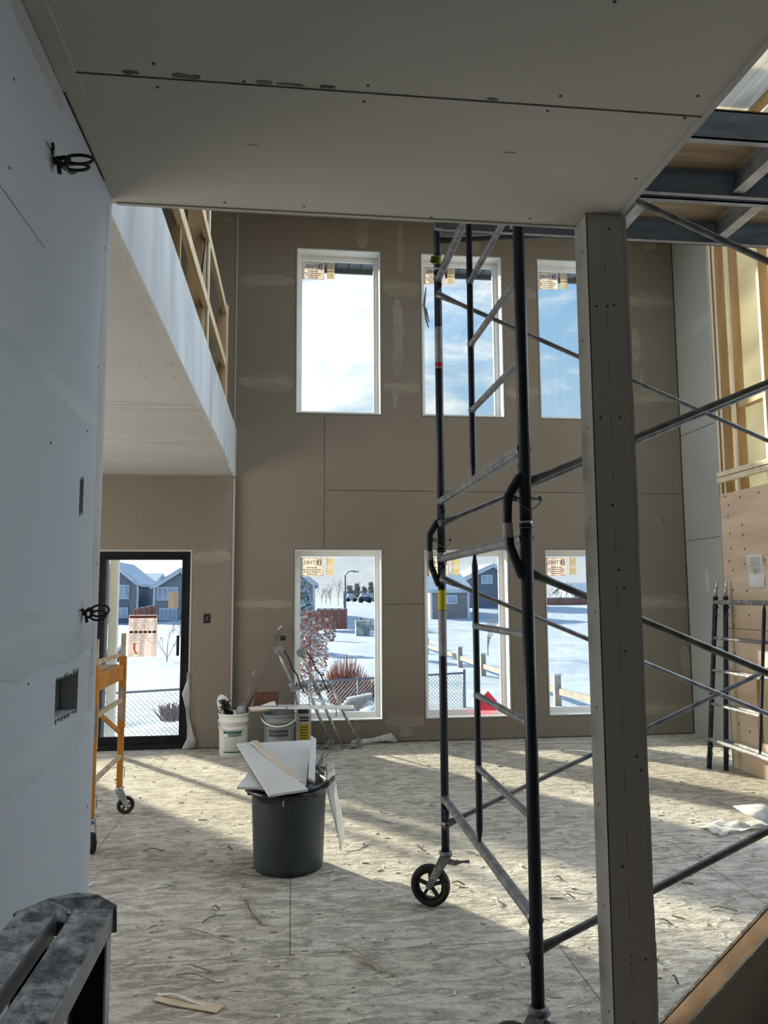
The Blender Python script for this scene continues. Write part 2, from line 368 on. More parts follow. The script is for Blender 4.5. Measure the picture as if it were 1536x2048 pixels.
def text_mesh(body, size, name, material, parent, mtx, depth=.0008):
    cu = bpy.data.curves.new(name, 'FONT'); cu.body = body; cu.size = size; cu.extrude = depth; cu.align_x = 'CENTER'; cu.align_y = 'CENTER'
    tmp = bpy.data.objects.new('tmp', cu); C.objects.link(tmp)
    dg = bpy.context.evaluated_depsgraph_get(); me = bpy.data.meshes.new_from_object(tmp.evaluated_get(dg))
    bpy.data.objects.remove(tmp); bpy.data.curves.remove(cu)
    me.transform(mtx); me.materials.clear(); me.materials.append(M[material])
    o = bpy.data.objects.new(name, me); C.objects.link(o)
    if parent is not None:
        o.parent = parent
        if parent.type == 'EMPTY' and not parent.get('_local'): o.matrix_parent_inverse = Matrix.Translation(-parent.location)
    return o

# ================================================================ THE SETTING
D = 8.53; DD = 8.47; TH = .30; TOP = 5.95
XS = -.63      # bulkhead face
# floor
b = MB(); b.box(-4, 4.9, -2.6, D+.1, -.3, 0); struct(b.build('floor', 'floor'))

def wall_y(b, x0, x1, z0, z1, y0, y1, holes, m=0):
    xs = sorted({x0, x1, *[h[0] for h in holes], *[h[1] for h in holes]}); zs = sorted({z0, z1, *[h[2] for h in holes], *[h[3] for h in holes]})
    for a, c in zip(xs, xs[1:]):
        for e, f in zip(zs, zs[1:]):
            if any(h[0] < (a+c)/2 < h[1] and h[2] < (e+f)/2 < h[3] for h in holes): continue
            b.box(a, c, y0, y1, e, f, m)
LW = [(.03, .98), (1.47, 2.42), (2.87, 3.82)]
WIN = [(a, c, .25, 2.09) for a, c in LW]+[(a, c, 3.64, 5.56) for a, c in LW]
b = MB(); wall_y(b, XS, 4.9, 0, TOP, D, D+TH, WIN)
n = (0, -1, 0)
def hstrip(xa, xb, z, w, **k): b.strip((xa, D, z), (xb, D, z), w*1.35, n, 4, **k); b.strip((xa, D, z), (xb, D, z), w*.75, n, 1, t=.0025, **k)
for z, w in ((5.16, .17), (3.98, .15)):
    hstrip(XS+.02, -.0, z, w); hstrip(1.01, 1.44, z-.02, w); hstrip(2.45, 2.84, z-.04, w); hstrip(3.85, 4.56, z-.06, w*.85)
hstrip(XS+.02, 0, 1.50, .10); hstrip(3.85, 4.56, 1.48, .13); hstrip(3.85, 4.56, .28, .12); hstrip(1.01, 1.45, .22, .13)
hstrip(XS+.05, 0, .42, .10, jit=.3)
for x, za, zb, w in ((.78, 5.60, 6.1, .14), (2.1, 5.6, 6.0, .11), (1.22, 5.3, 6.2, .07), (1.18, 4.1, 5.0, .10), (1.15, 3.7, 3.95, .05), (4.05, 4.35, 4.75, .10), (4.12, 4.0, 4.25, .05), (1.24, .05, .22, .12), (.70, .06, .24, .05), (4.5, .55, 1.0, .10), (4.28, 5.75, 5.95, .14), (2.62, 4.2, 5.2, .07)):
    b.strip((x, D, za), (x, D, zb), w, n, 1, jit=.25)
for (xa, xb, z) in ((.35, 4.57, 2.76), (1.0, 1.46, 1.49)): b.box(xa, xb, D-.0012, D+.001, z-.003, z+.003, 2)
for (x, za, zb) in ((.345, 2.1, 3.6), (4.3, 2.4, 2.5)): b.box(x-.003, x+.003, D-.0012, D+.001, za, zb, 2)
for x0, x1, z0, z1 in WIN:          # pale bead all round each opening, dark gap outside it
    g = .012
    for q in ((x0-g, x0, z0-g, z1+g), (x1, x1+g, z0-g, z1+g), (x0, x1, z1, z1+g), (x0, x1, z0-g, z0)): b.box(q[0], q[1], D-.004, D+.01, q[2], q[3], 3)
    g2 = .018
    for q in ((x0-g2, x0-g, z0-g2, z1+g2), (x1+g, x1+g2, z0-g2, z1+g2), (x0-g, x1+g, z1+g, z1+g2), (x0-g, x1+g, z0-g2, z0-g)): b.box(q[0], q[1], D-.001, D+.01, q[2], q[3], 2)
for x in [XS+.06, .34-.04, .34+.04, .98+.1, 1.40, 2.5, 2.8, 3.9, 4.3, 4.52]:
    for k in range(18):
        z = .12+k*.34+random.uniform(-.05, .05)
        if any(h[0]-.03 < x < h[1]+.03 and h[2]-.03 < z < h[3]+.03 for h in WIN): continue
        b.disc((x+random.uniform(-.01, .01), D-.001, z), n, .0055, 2, 6)
b.box(XS+.03, 4.56, D-.003, D+.001, 0, .012, 2)
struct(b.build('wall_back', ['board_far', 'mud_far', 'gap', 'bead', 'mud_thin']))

# door wall, a little nearer
DX0, DX1, DZ = -2.97, -1.09, 2.07
b = MB(); wall_y(b, -4, XS, 0, 2.9, DD, D+TH, [(DX0, DX1, 0, DZ)])
for q in ((DX1, DX1+.02, 0, DZ+.02), (DX0, DX1, DZ, DZ+.02)): b.box(q[0], q[1], DD-.005, DD+.01, q[2], q[3], 3)
b.box(XS-.02, XS, DD-.004, DD+.01, 0, 2.87, 3); b.box(XS-.024, XS-.02, DD-.0015, DD, 0, 2.87, 2)
b.strip((DX1+.03, DD, 2.01), (XS-.03, DD, 2.01), .13, n, 1)
b.strip((XS-.24, DD, 2.86), (XS-.03, DD, 2.86), .05, n, 1)
b.box(DX1+.02, XS-.02, DD-.003, DD+.001, 0, .012, 2)
for x in (-2.3, -1.6, -1.0, XS-.05):
    for k in range(9):
        z = .2+k*.32
        if x < DX1 and z < DZ: continue
        b.disc((x, DD-.001, z), n, .005, 2, 6)
struct(b.build('wall_door', ['board_far', 'mud_far', 'gap', 'bead']))
# upper loft part of the far wall
b = MB(); b.box(-4, XS, D, D+TH, 2.9, TOP)
b.strip((-1.0, D, 5.9), (XS-.05, D, 5.9), .12, n, 1); b.strip((-1.0, D, 4.3), (XS-.1, D, 4.3), .12, n, 1)
b.box(XS-.03, XS-.015, D-.006, D, 3.43, TOP, 2)
struct(b.build('wall_loft', ['loft_wall', 'mud_far', 'bead']))
# outside left wall, rear wall, roof
b = MB()
for y0, y1, z0, z1 in ((-2.6, 3.2, -.3, TOP), (7.4, D+TH, -.3, TOP), (3.2, 7.4, -.3, .3), (3.2, 7.4, 2.5, TOP)): b.box(-4.2, -4, y0, y1, z0, z1)  # gap in this wall is an added opening for the left fill lamp
struct(b.build('wall_outer', 'board_far'))
b = MB(); b.box(-4.2, 4.9, -2.8, -2.6, -.3, TOP); b.box(4.7, 4.9, -2.6, 2.3, 0, TOP); struct(b.build('wall_rear', 'board_far'))
b = MB(); b.box(-4.2, -.2, -2.8, D+.9, TOP, TOP+.2); b.box(-.2, 3.1, 7.0, D+.9, TOP, TOP+.2); b.box(-.2, 5.1, -2.8, 3.4, TOP, TOP+.2); b.box(3.1, 4.9, 7.6, D+.9, TOP, TOP+.2); b.box(3.1, 5.1, 3.4, 7.6, TOP, TOP+.004, 1)  # roof gap is an added opening for the overhead fill lamp
for k in range(4): b.box(3.1, 5.1, 3.9+k*1.1, 3.94+k*1.1, TOP+.02, TOP+.2)
struct(b.build('ceiling_upper', ['board_ceiling', 'poly_white']))
# right wall
b = MB(); b.box(4.57, 4.9, 6.9, D, 0, TOP)
nr = (-1, 0, 0)
pa = onx(1352, 681, 4.57); pb = onx(1421, 636, 4.57); b.strip((4.57, 8.5, pa.z), (4.57, 7.0, pa.z), .16, nr, 1)
for y, za, zb, w in ((7.75, 5.55, 6.0, .10), (7.75, 5.1, 5.35, .10), (7.6, 3.9, 4.4, .11), (8.1, 1.6, 1.85, .07), (8.0, .9, 1.3, .09)): b.strip((4.57, y, za), (4.57, y, zb), w, nr, 1, jit=.25)
for z in (3.45, 2.20, 1.02): b.box(4.5685, 4.571, 6.9, D, z-.003, z+.003, 2)
b.box(4.555, 4.57, D-.004, D, 0, TOP, 2)
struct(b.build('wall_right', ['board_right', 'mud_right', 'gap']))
# left wall beside the camera
WL = -.6; LE = 2.50
b = MB(); hz = [(2.09, 2.30, 1.285, 1.385), (2.245, 2.285, 1.84, 1.93)]
ys = sorted({-2.6, LE, *[h[0] for h in hz], *[h[1] for h in hz]}); zs = sorted({0, 2.9, *[h[2] for h in hz], *[h[3] for h in hz]})
for a, c in zip(ys, ys[1:]):
    for e, f in zip(zs, zs[1:]):
        if any(h[0] < (a+c)/2 < h[1] and h[2] < (e+f)/2 < h[3] for h in hz): continue
        b.box(WL-.13, WL, a, c, e, f)
for h in hz: b.box(WL-.11, WL-.045, h[0]+.004, h[1]-.004, h[2]+.004, h[3]-.004, 2)
nl = (1, 0, 0)
for (ya, yb, z, w) in ((-.6, 2.42, 1.475, .13), (-.6, 2.46, 1.22, .10), (.2, 2.46, 2.12, .05)): b.strip((WL, ya, z), (WL, yb, z+.01), w, nl, 1, jit=.12, t=.0008)
b.strip((WL, -.6, 2.868), (WL, 1.95, 2.868), .055, nl, 4, jit=.03)
b.strip((WL, LE-.05, 1.2), (WL, LE-.05, 2.85), .05, nl, 4, jit=.3, t=.001)
for y, z in ((2.43, 2.7), (2.4, 2.3), (1.97, 1.98), (1.88, 1.40), (2.46, 1.70), (2.46, 1.86), (2.44, 1.37), (2.44, 1.44), (2.45, .98), (2.3, 2.08), (1.62, 2.70), (1.62, 2.5)): b.disc((WL+.0012, y, z), nl, .0035, 2, 6)
b.box(WL-.001, WL+.0010, 1.1, 1.86, 2.435, 2.4365, 3)
# gouged edges round the two cut-outs
for (y0, y1, z0, z1) in hz:
    k = int((y1-y0)/.018)
    for i in range(k):
        y = y0+(i+.5)*(y1-y0)/k
        for zz, sgn in ((z0, -1), (z1, 1)):
            l = random.uniform(.004, .016); b.slab([(WL+.0015, y-.006, zz), (WL+.0015, y+.006, zz), (WL+.0015, y+random.uniform(-.005, .005), zz+sgn*l)], (-.001, 0, 0), 2)
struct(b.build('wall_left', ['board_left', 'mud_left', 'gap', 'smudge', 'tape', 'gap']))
# low ceiling over the camera = slab of the upper floor
CH = 2.9; CX = 1.12; CE = 2.53
b = MB(); b.box(WL-.13, CX, -2.6, CE, CH, 3.43)
nd = (0, 0, -1)
b.box(WL, CX, 1.868, 1.873, CH-.0012, CH+.001, 1)
b.strip((WL+.028, -1, CH), (WL+.028, 1.95, CH), .05, nd, 2, jit=.05)
b.box(WL, WL+.006, 1.95, CE-.15, CH-.002, CH, 1)
for x0, x1, w in ((-.43, -.39, .012), (-.31, -.24, .014), (-.10, -.06, .010), (.06, .10, .008), (-.05, .02, .006), (.50, .53, .006)):
    b.strip((x0, 1.862-w/2, CH), (x1, 1.862-w/2, CH), w, nd, 3, jit=.35, step=.012)
for px, py in ((307, 127), (315, 174), (488, 163), (736, 171), (728, 203), (1121, 192), (1095, 222), (1396, 192), (1369, 236), (1272, 357), (1229, 3), (449, 405), (608, 413), (862, 434), (1060, 437)):
    p = onz(px, py, CH); b.disc((p.x, p.y, CH-.001), nd, .0045, 1, 8)
b.box(WL+.01, CX, CE-.012, CE+.003, CH-.004, CH+.02, 4); b.box(CX-.012, CX+.003, -2.6, CE, CH-.004, CH+.02, 4)
for px, py, dx in ((1020, 305, .02), (505, 290, .015)):
    p = onz(px, py, CH); b.box(p.x-dx, p.x+dx, p.y-.001, p.y+.001, CH-.0008, CH+.001, 3)
struct(b.build('ceiling_low', ['board_ceiling', 'gap', 'tape', 'smudge', 'bead']))
# loft slab: soffit + bulkhead
SH = 2.90
b = MB(); b.box(-4, XS-.02, CE, D, SH+.012, 3.43, 0); b.box(-4, XS-.02, CE, DD, SH, SH+.012, 0)
for y, w in ((5.35, .22), (6.6, .2), (7.55, .16)): b.strip((-3.9, y, SH), (XS-.03, y, SH), w, nd, 1, jit=.1)
b.strip((-3.9, DD-.10, SH), (XS-.03, DD-.10, SH), .1, nd, 1, jit=.08)
for px, py in ((258, 540), (286, 588), (300, 627), (279, 727), (331, 729), (342, 729), (290, 755), (309, 781), (367, 781), (350, 754), (228, 852), (281, 907), (369, 870), (402, 835)):
    p = onz(px, py, SH); b.disc((p.x, p.y, SH-.001), nd, .005, 2, 6)
struct(b.build('ceiling_soffit', ['soffit', 'soffit_mud', 'gap']))
b = MB(); b.box(XS-.02, XS, CE, D, SH-.004, 3.43, 0)
b.box(XS-.028, XS+.004, CE, D-.9, SH-.010, SH+.004, 2); b.box(XS-.002, XS+.0012, 5.9, 5.904, SH, 3.43, 1)
struct(b.build('trim_1', ['skim', 'gap', 'tape']))

# windows
FY = D+.16
def window(i, x0, x1, z0, z1, upper):
    b = MB(); g = .042
    for q in ((x0, x0+g, z0, z1), (x1-g, x1, z0, z1), (x0+g, x1-g, z1-g, z1), (x0+g, x1-g, z0, z0+g)): b.box(q[0], q[1], FY, FY+.07, q[2], q[3])
    w = struct(b.build('window_%d' % i, 'white', bevel=.004))
    g2 = .058
    b = MB()
    for q in ((x0+g, x0+g2, z0+g, z1-g), (x1-g2, x1-g, z0+g, z1-g), (x0+g2, x1-g2, z1-g2, z1-g), (x0+g2, x1-g2, z0+g, z0+g2)): b.box(q[0], q[1], FY+.02, FY+.05, q[2], q[3])
    b.build('glazing_bead', 'white', w)
    b = MB(); b.box(x0+g2, x1-g2, FY+.032, FY+.038, z0+g2, z1-g2); b.build('pane', 'glass', w)
    b = MB(); e = .004                                  # reveal lining
    for q in ((x0, x0+e, z0, z1), (x1-e, x1, z0, z1), (x0, x1, z1-e, z1), (x0, x1, z0, z0+e)): b.box(q[0], q[1], D+.001, FY, q[2], q[3])
    b.build('reveal', 'white', w)
    # stickers
    sx = x0+.055; sz = z1-.07; sw = .26; sh = .215; y = FY+.026
    b = MB(); b.box(sx, sx+sw, y, y+.002, sz-sh, sz, 0)
    for q in ((sx+.006, sx+sw-.006, sz-.010, sz-.006), (sx+.006, sx+sw-.006, sz-sh+.006, sz-sh+.010), (sx+.006, sx+.010, sz-sh+.006, sz-.006), (sx+sw-.010, sx+sw-.006, sz-sh+.006, sz-.006)): b.box(q[0], q[1], y-.001, y, q[2], q[3], 1)
    for k, (a, c) in enumerate(((.07, .19), (.03, .23), (.04, .22), (.07, .19))):
        zz = sz-.115-k*.024
        xx = sx+a
        while xx < sx+c: l = random.uniform(.012, .03); b.box(xx, min(xx+l, sx+c), y-.001, y, zz-.0055, zz+.0055, 1); xx += l+.006
    st = b.build('sticker', ['sticker', 'ink_soft'], w)
    mt = Matrix.Translation((sx+sw*.47, y-.0015, sz-.062)) @ Matrix.Diagonal((-1, 1, 1, 1)) @ Matrix.Rotation(PI/2, 4, 'X')
    def tx(body, size, dx, mname='ink_blue'):
        m2 = Matrix.Translation((sx+sw/2+dx, y-.0015, sz-.060)) @ Matrix.Diagonal((-1, 1, 1, 1)) @ Matrix.Rotation(PI/2, 4, 'X')
        return text_mesh(body, size, 'lettering', mname, st, m2)
    tx('B', .098, .085); tx('ETHEL', .062, -.018)
    b = MB()
    for q in ((sx+.29, sx+.38, sz-.105, sz), (sx+.29, sx+.38, sz-.2, sz-.115)):
        b.box(q[0], q[1], y, y+.002, q[2], q[3], 0)
        for k in range(3): b.box(q[0]+.025, q[1]-.02, y-.001, y, q[3]-.03-k*.02, q[3]-.027-k*.02, 1)
    b.build('energy_sticker', ['sticker_tan', 'ink_soft'], w)
    return w
for i, (x0, x1, z0, z1) in enumerate(WIN): window(i+1, x0, x1, z0, z1, i > 2)
# patio door
def patio():
    y = DD+.10
    b = MB(); g = .045
    for q in ((DX0, DX0+g, 0, DZ), (DX1-g, DX1, 0, DZ), (DX0+g, DX1-g, DZ-g, DZ), (DX0+g, DX1-g, 0, .05)): b.box(q[0], q[1], DD+.02, DD+.16, q[2], q[3])
    d = struct(b.build('door_1', 'black_frame_and_shade', bevel=.003))
    for k, (xa, xb, yy) in enumerate(((DX0+g, -2.0, y+.03), (-2.055, DX1-g, y-.02))):
        s = .052
        b = MB()
        for q in ((xa, xa+s, .05, DZ-g), (xb-s, xb, .05, DZ-g), (xa+s, xb-s, DZ-g-s*.75, DZ-g), (xa+s, xb-s, .05, .05+s*1.5)): b.box(q[0], q[1], yy, yy+.04, q[2], q[3])
        p = b.build('sliding_panel' if k else 'fixed_panel', 'black_frame_and_shade', d, bevel=.003)
        b = MB(); b.box(xa+s, xb-s, yy+.017, yy+.023, .05+s*1.5, DZ-g-s*.75); b.build('pane', 'glass', p)
    b = MB(); X = DX1-g-.045
    b.tube([(X-.035, y-.025, 1.165), (X-.035, y-.065, 1.16), (X-.035, y-.065, .975), (X-.035, y-.025, .97)], .007, 8)
    b.box(X-.05, X-.02, y-.027, y-.02, .96, 1.175)
    b.build('handle', 'black', d)
    # notice
    yy = y-.008; a = at(258, 1230, yy); c = at(313, 1313, yy)
    x0, x1, z0, z1 = a.x, c.x, c.z, a.z; w = x1-x0; h = z1-z0
    b = MB(); b.box(x0, x1, yy, yy+.002, z0, z1, 0)
    b.box(x0+.008, x1-.006, yy-.001, yy, z1-.035, z1-.008, 1)
    for k in range(6): b.box(x0+.012+k*w/6.3, x0+.012+k*w/6.3+w/7.8, yy-.001, yy, z1-.195, z1-.168, 2)
    for r in range(14):
        z = z1-.055-r*.0135 if r < 8 else z1-.215-(r-8)*.018
        xx = x0+.015
        while xx < x1-.02:
            l = random.uniform(.01, .04)
            if random.random() < .75: b.box(xx, min(xx+l, x1-.012), yy-.001, yy, z-.0025, z+.0025, 3)
            xx += l+.008
    b.slab([(x0+.055, yy-.001, z0+.14), (x0+.075, yy-.001, z0+.145), (x0+.078, yy-.001, z0+.06), (x0+.105, yy-.001, z0+.035), (x0+.075, yy-.001, z0+.03), (x0+.052, yy-.001, z0+.09)], (0, .0008, 0), 4)
    for q in ((x0+.08, x0+.135, z0+.03, z0+.033), (x0+.08, x0+.135, z0+.14, z0+.143), (x0+.133, x0+.136, z0+.03, z0+.143)): b.box(q[0], q[1], yy-.001, yy, q[2], q[3], 3)
    b.build('notice', ['poster', 'maroon', 'ink', 'ink_soft', 'vermilion'], d)
    a = at(337, 1183, yy); c = at(357, 1216, yy)
    b = MB(); b.box(a.x, c.x, yy, yy+.002, (a.z+c.z)/2+.003, a.z, 0); b.box(a.x, c.x, yy, yy+.002, c.z, (a.z+c.z)/2-.003, 0)
    for k in range(7): b.box(a.x+.02, c.x-.015, yy-.001, yy, a.z-.02-k*.022, a.z-.017-k*.022, 1)
    b.build('energy_sticker', ['sticker_tan', 'ink_soft'], d)
patio()
# eave outside above the upper windows
b = MB(); b.box(-4.6, 5.4, D+TH, D+1.05, 5.80, 5.84, 0); b.box(-4.6, 5.4, D+1.05, D+1.08, 5.74, 6.0, 0)
for i in range(62): b.box(-4.6+i*.16, -4.585+i*.16, D+TH, D+1.05, 5.79, 5.80, 1)
struct(b.build('trim_2', ['soffit_metal', 'gap']))

# ---------------------------------------------------------------- stud wall with plywood and vapour barrier on the right
SX = 4.07
t = thing('stud_framing', (SX, 6.9, 0), 'bare wood stud wall backed by cream plastic, above the plywood', 'stud wall')
for y in (6.90-.038, 6.79, 6.56, 6.11, 5.70, 5.30, 5.0):
    b = MB(); b.box(SX, SX+.09, y, y+.038, .09, TOP-.04, 0); b.box(SX-.001, SX+.001, y, y+.038, .09, TOP-.04, 1); b.build('stud', ['wood', 'wood_pale_and_lit'], t)  # pale skin paints the lit narrow edge of each stud
b = MB(); b.box(SX, SX+.09, 5.0, 6.9, 0, .09); b.build('bottom_plate', 'wood_y', t)
b = MB(); b.box(SX, SX+.09, 5.0, 6.9, TOP-.04, TOP); b.build('top_plate', 'wood_y', t)
b = MB(); b.box(SX+.10, SX+.104, 5.0, 6.9, .05, TOP-.05); b.build('vapour_barrier', 'poly', t)
b = MB(); b.box(SX-.012, SX+.10, 6.9, 6.913, 0, TOP-.01, 0); b.build('drywall_return', 'bead', t)
b = MB(); b.box(SX+.005, SX+.085, 6.30-.038-.15, 6.52, 3.30, 3.345); b.build('blocking', 'wood_y', t)
for zz in (2.695, 2.64):
    b = MB(); b.box(SX-.045, SX-.002, 5.0, 6.87, zz, zz+.045, 0)
    for k in range(6): b.disc((SX-.046, 6.7-k*.2, zz+.022), (-1, 0, 0), .005, 1, 6)
    b.build('ledger_strip', ['wood_pale_and_lit', 'gap'], t, bevel=.003)
b = MB(); b.tube([(SX-.005, 6.40+.02*math.sin(k), 5.6-k*.12) for k in range(6)], .004, 6); b.build('nail_cable', 'black', t)
# plywood with a cut opening
b = MB()
T = .018
for q in ((5.0, 6.88, .95, 2.53), (6.47, 6.88, 0, .95), (5.0, 6.47, 0, .30)): b.box(SX-T, SX-.001, q[0], q[1], q[2], q[3], 0)
b.box(SX-T-.0012, SX-T, 5.0, 6.88, 1.268, 1.273, 1)
for (px, py) in ((1450, 993), (1480, 994), (1517, 985), (1457, 1010), (1456, 1034), (1484, 1050), (1460, 1067), (1486, 1070), (1462, 1097), (1489, 1098), (1459, 1123), (1466, 1141), (1489, 1128), (1498, 1231), (1530, 1120), (1466, 1180), (1494, 1182), (1468, 1251), (1470, 1306), (1478, 1447), (1500, 1463)):
    p = onx(px, py, SX-T); b.disc((SX-T-.001, p.y, p.z), (-1, 0, 0), .010, 1, 8)
o = b.build('plywood_sheet', ['ply', 'gap']); tag(o, 'pinkish plywood sheathing with knots and nail holes behind the leaning frames', 'plywood')
def notice_paper(px0, px1, py0, py1, label):
    a = onx(px0, py0, SX-T-.004); c = onx(px1, py1, SX-T-.004); b = MB()
    n_ = 8; k_ = 10; V = []
    for i in range(n_+1):
        row = []
        for j in range(k_+1):
            y = a.y+(c.y-a.y)*i/n_; z = a.z+(c.z-a.z)*j/k_
            row.append(b.bm.verts.new((SX-T-.004-.004*math.sin(j*.9)-.002*math.sin(i*1.3), y-.0015*j, z)))
        V.append(row)
    for i in range(n_):
        for j in range(k_): b.bm.faces.new([V[i][j], V[i+1][j], V[i+1][j+1], V[i][j+1]])
    ln = [(a.z-.03-r*.016) for r in range(9)]
    for z in ln: b.box(SX-T-.0105, SX-T-.0095, c.y+.03, a.y-.04, z-.0025, z+.0025, 1)
    o = b.build('paper_notice', ['paper', 'ink_soft'], fix=False); tag(o, label, 'paper')
notice_paper(1494, 1528, 1110, 1174, 'creased white printed sheet pinned high on the plywood')
notice_paper(1534, 1560, 1112, 1160, 'white sheet at the photo edge, pinned beside the creased one')

# ---------------------------------------------------------------- loft guard framing
t = thing('guard_railing', (XS-.08, 6, 3.43), 'rough wooden guard rail framing on the loft edge, upper left', 'railing')
gx = XS-.04
b = MB(); b.box(gx-.09, gx, 2.6, D-.02, 3.431, 3.469, 0); b.box(gx-.002, gx+.002, 2.6, D-.02, 3.431, 3.469, 1); b.build('bottom_plate', ['wood_y', 'wood_pale_and_lit'], t)  # pale skin paints the plate's lit edge into the colour
for z in (4.40, 3.85):
    b = MB(); b.box(gx-.045, gx-.007, 2.6, 7.56, z, z+.088, 0); b.box(gx-.007, gx-.004, 2.6, 7.56, z, z+.088, 1); b.build('rail', ['wood_y', 'wood_pale_and_lit'], t)  # lit rail edge painted as a thin pale skin
q0 = at(374, 600, 6.0).x; q1 = at(404, 600, 6.0).x
b = MB(); b.box(q0, q1, 5.96, 5.998, 3.47, TOP-.01); b.build('post', 'wood', t)
b = MB(); b.box(q1+.002, q1+.030, 5.98, 6.02, 3.47, TOP-.01); b.build('post', 'wood_pale_and_lit', t)  # pale strip stands in for a lit stud edge
b = MB(); b.box(q1+.038, q1+.050, 5.98, 6.07, 3.47, TOP-.01); b.build('post', 'wood_pale_and_lit', t)  # second pale strip, also in place of a lit edge
b = MB(); b.box(gx-.09, gx-.006, 7.57, 7.60, 3.47, 4.48, 0); b.box(gx-.006, gx+.012, 7.57, 7.608, 3.47, 4.49, 1); b.build('end_post', ['wood', 'wood_pale_and_lit'], t)  # pale side paints the lit edge of the end post
b = MB(); b.box(at(350, 500, 4.6).x-.02, at(350, 500, 4.6).x+.03, 4.6, 4.64, 3.47, TOP-.01); b.build('post', 'wood', t)
o = MB(); p = at(410, 440, 5.93); o.tube([(p.x+.002, 5.93, TOP-.01), (p.x-.005, 5.93, 4.6), (p.x+.002, 5.93, 4.35), (p.x-.022, 5.93, 4.05)], .006, 6)
o = o.build('electrical_cable', 'black'); tag(o, 'black cable hanging down beside the tall loft post', 'cable')

# ---------------------------------------------------------------- column
t = thing('column', (1.06, 2.47, 0), 'drywall-wrapped square column in the right foreground', 'column')
c0, c1, c2, c3 = .992, 1.128, 2.42, 2.53
b = MB(); b.box(c0+.014, c1-.014, c2+.014, c3-.006, 0, CH); b.build('core', 'wood', t)
b = MB(); b.box(c0+.003, c1-.004, c2, c2+.0127, 0, CH-.002, 0)
for px, py in ((1218, 458), (1215, 612), (1193, 612), (1228, 610), (1241, 835), (1225, 1010), (1201, 835), (1237, 1140), (1248, 1175), (1251, 1303), (1273, 1513), (1245, 1733), (1291, 1919), (1282, 1540), (1199, 1462)):
    p = at(px, py, c2)
    if c0+.01 < p.x < c1-.01: b.disc((p.x, c2-.001, p.z), (0, -1, 0), .0042, 1, 8)
for k in range(14):
    z = 2.75-k*.19
    for j in range(4): b.box(1.052, 1.0545, c2-.0006, c2, z-j*.022, z-j*.022+.012, 2)
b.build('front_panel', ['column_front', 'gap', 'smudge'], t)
b = MB(); b.box(c0, c0+.0127, c2+.004, c3, 0, CH-.002, 0)
for k in range(9): b.disc((c0-.001, c2+.05+random.uniform(-.02, .02), .3+k*.31), (-1, 0, 0), .004, 1, 8)
b.box(c0-.0004, c0+.005, c2+.001, c2+.005, 0, CH, 1)
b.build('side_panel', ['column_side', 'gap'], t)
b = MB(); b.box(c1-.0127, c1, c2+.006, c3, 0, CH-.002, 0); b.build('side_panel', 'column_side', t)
b = MB()
for i in range(28):
    z0 = i*.1035; j = random.uniform(-.002, .002); b.box(c1-.004+j*.5, c1+.006+j, c2-.002, c2+.006, z0, z0+.1035, 0)
b.build('corner_bead', ['column_front', 'gap'], t)
b = MB(); b.box(c0+.01, c1-.01, c3-.006, c3, 0, CH-.002); b.build('back_panel', 'column_side', t)

# ---------------------------------------------------------------- stair knee wall and stairs
def kz(x): return .245+.86*(x-1.22)
b = MB(); xa, xb = 1.135, 3.5; ya, yb = 2.418, 2.522
b.slab([(xa, ya+.01, 0), (xb, ya+.01, 0), (xb, ya+.01, kz(xb)), (xa, ya+.01, kz(xa))], (0, yb-ya-.02, 0), 0)
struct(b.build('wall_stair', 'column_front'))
b = MB(); b.slab([(xa, ya+.008, kz(xa)+.001), (xb, ya+.008, kz(xb)+.001), (xb, ya+.008, kz(xb)+.014), (xa, ya+.008, kz(xa)+.014)], (0, yb-ya-.014, 0), 0)
# ragged torn paper edges along both sides
for yy, mm in ((ya, 1), (yb, 1)):
    k = 110; pts = []
    for i in range(k):
        x = xa+(xb-xa)*i/k; x2 = xa+(xb-xa)*(i+1)/k; w = .006+random.uniform(0, .006)
        b.slab([(x, yy, kz(x)+.002), (x2, yy, kz(x2)+.002), (x2, yy, kz(x2)+.012+random.uniform(0, .006)), (x, yy, kz(x)+.012+random.uniform(0, .006))], (0, w if yy == ya else -w, 0), mm)
b.bar((xa, yb-.017, kz(xa)+.0155), (xb, yb-.017, kz(xb)+.0155), .003, .002, 2)
struct(b.build('trim_3', ['cap', 'tape', 'gap']))
t = thing('staircase', (1.3, 1.9, 0), 'rough wooden staircase treads at the bottom right corner', 'stairs')
for i in range(10):
    x = 1.30+i*.235; z = (i+1)*.2
    b = MB(); b.box(x-.03, x+.24, 1.35, 2.41, z-.035, z); b.build('tread', 'wood_y', t, bevel=.004)
    b = MB(); b.box(x, x+.018, 1.37, 2.41, z-.2, z-.035); b.build('riser', 'ply_dark', t)
b = MB(); b.slab([(1.30, 1.36, 0), (1.55, 1.36, 0), (3.68, 1.36, 1.75), (3.68, 1.36, 1.98)], (0, .038, 0)); b.build('stringer', 'wood_y', t)

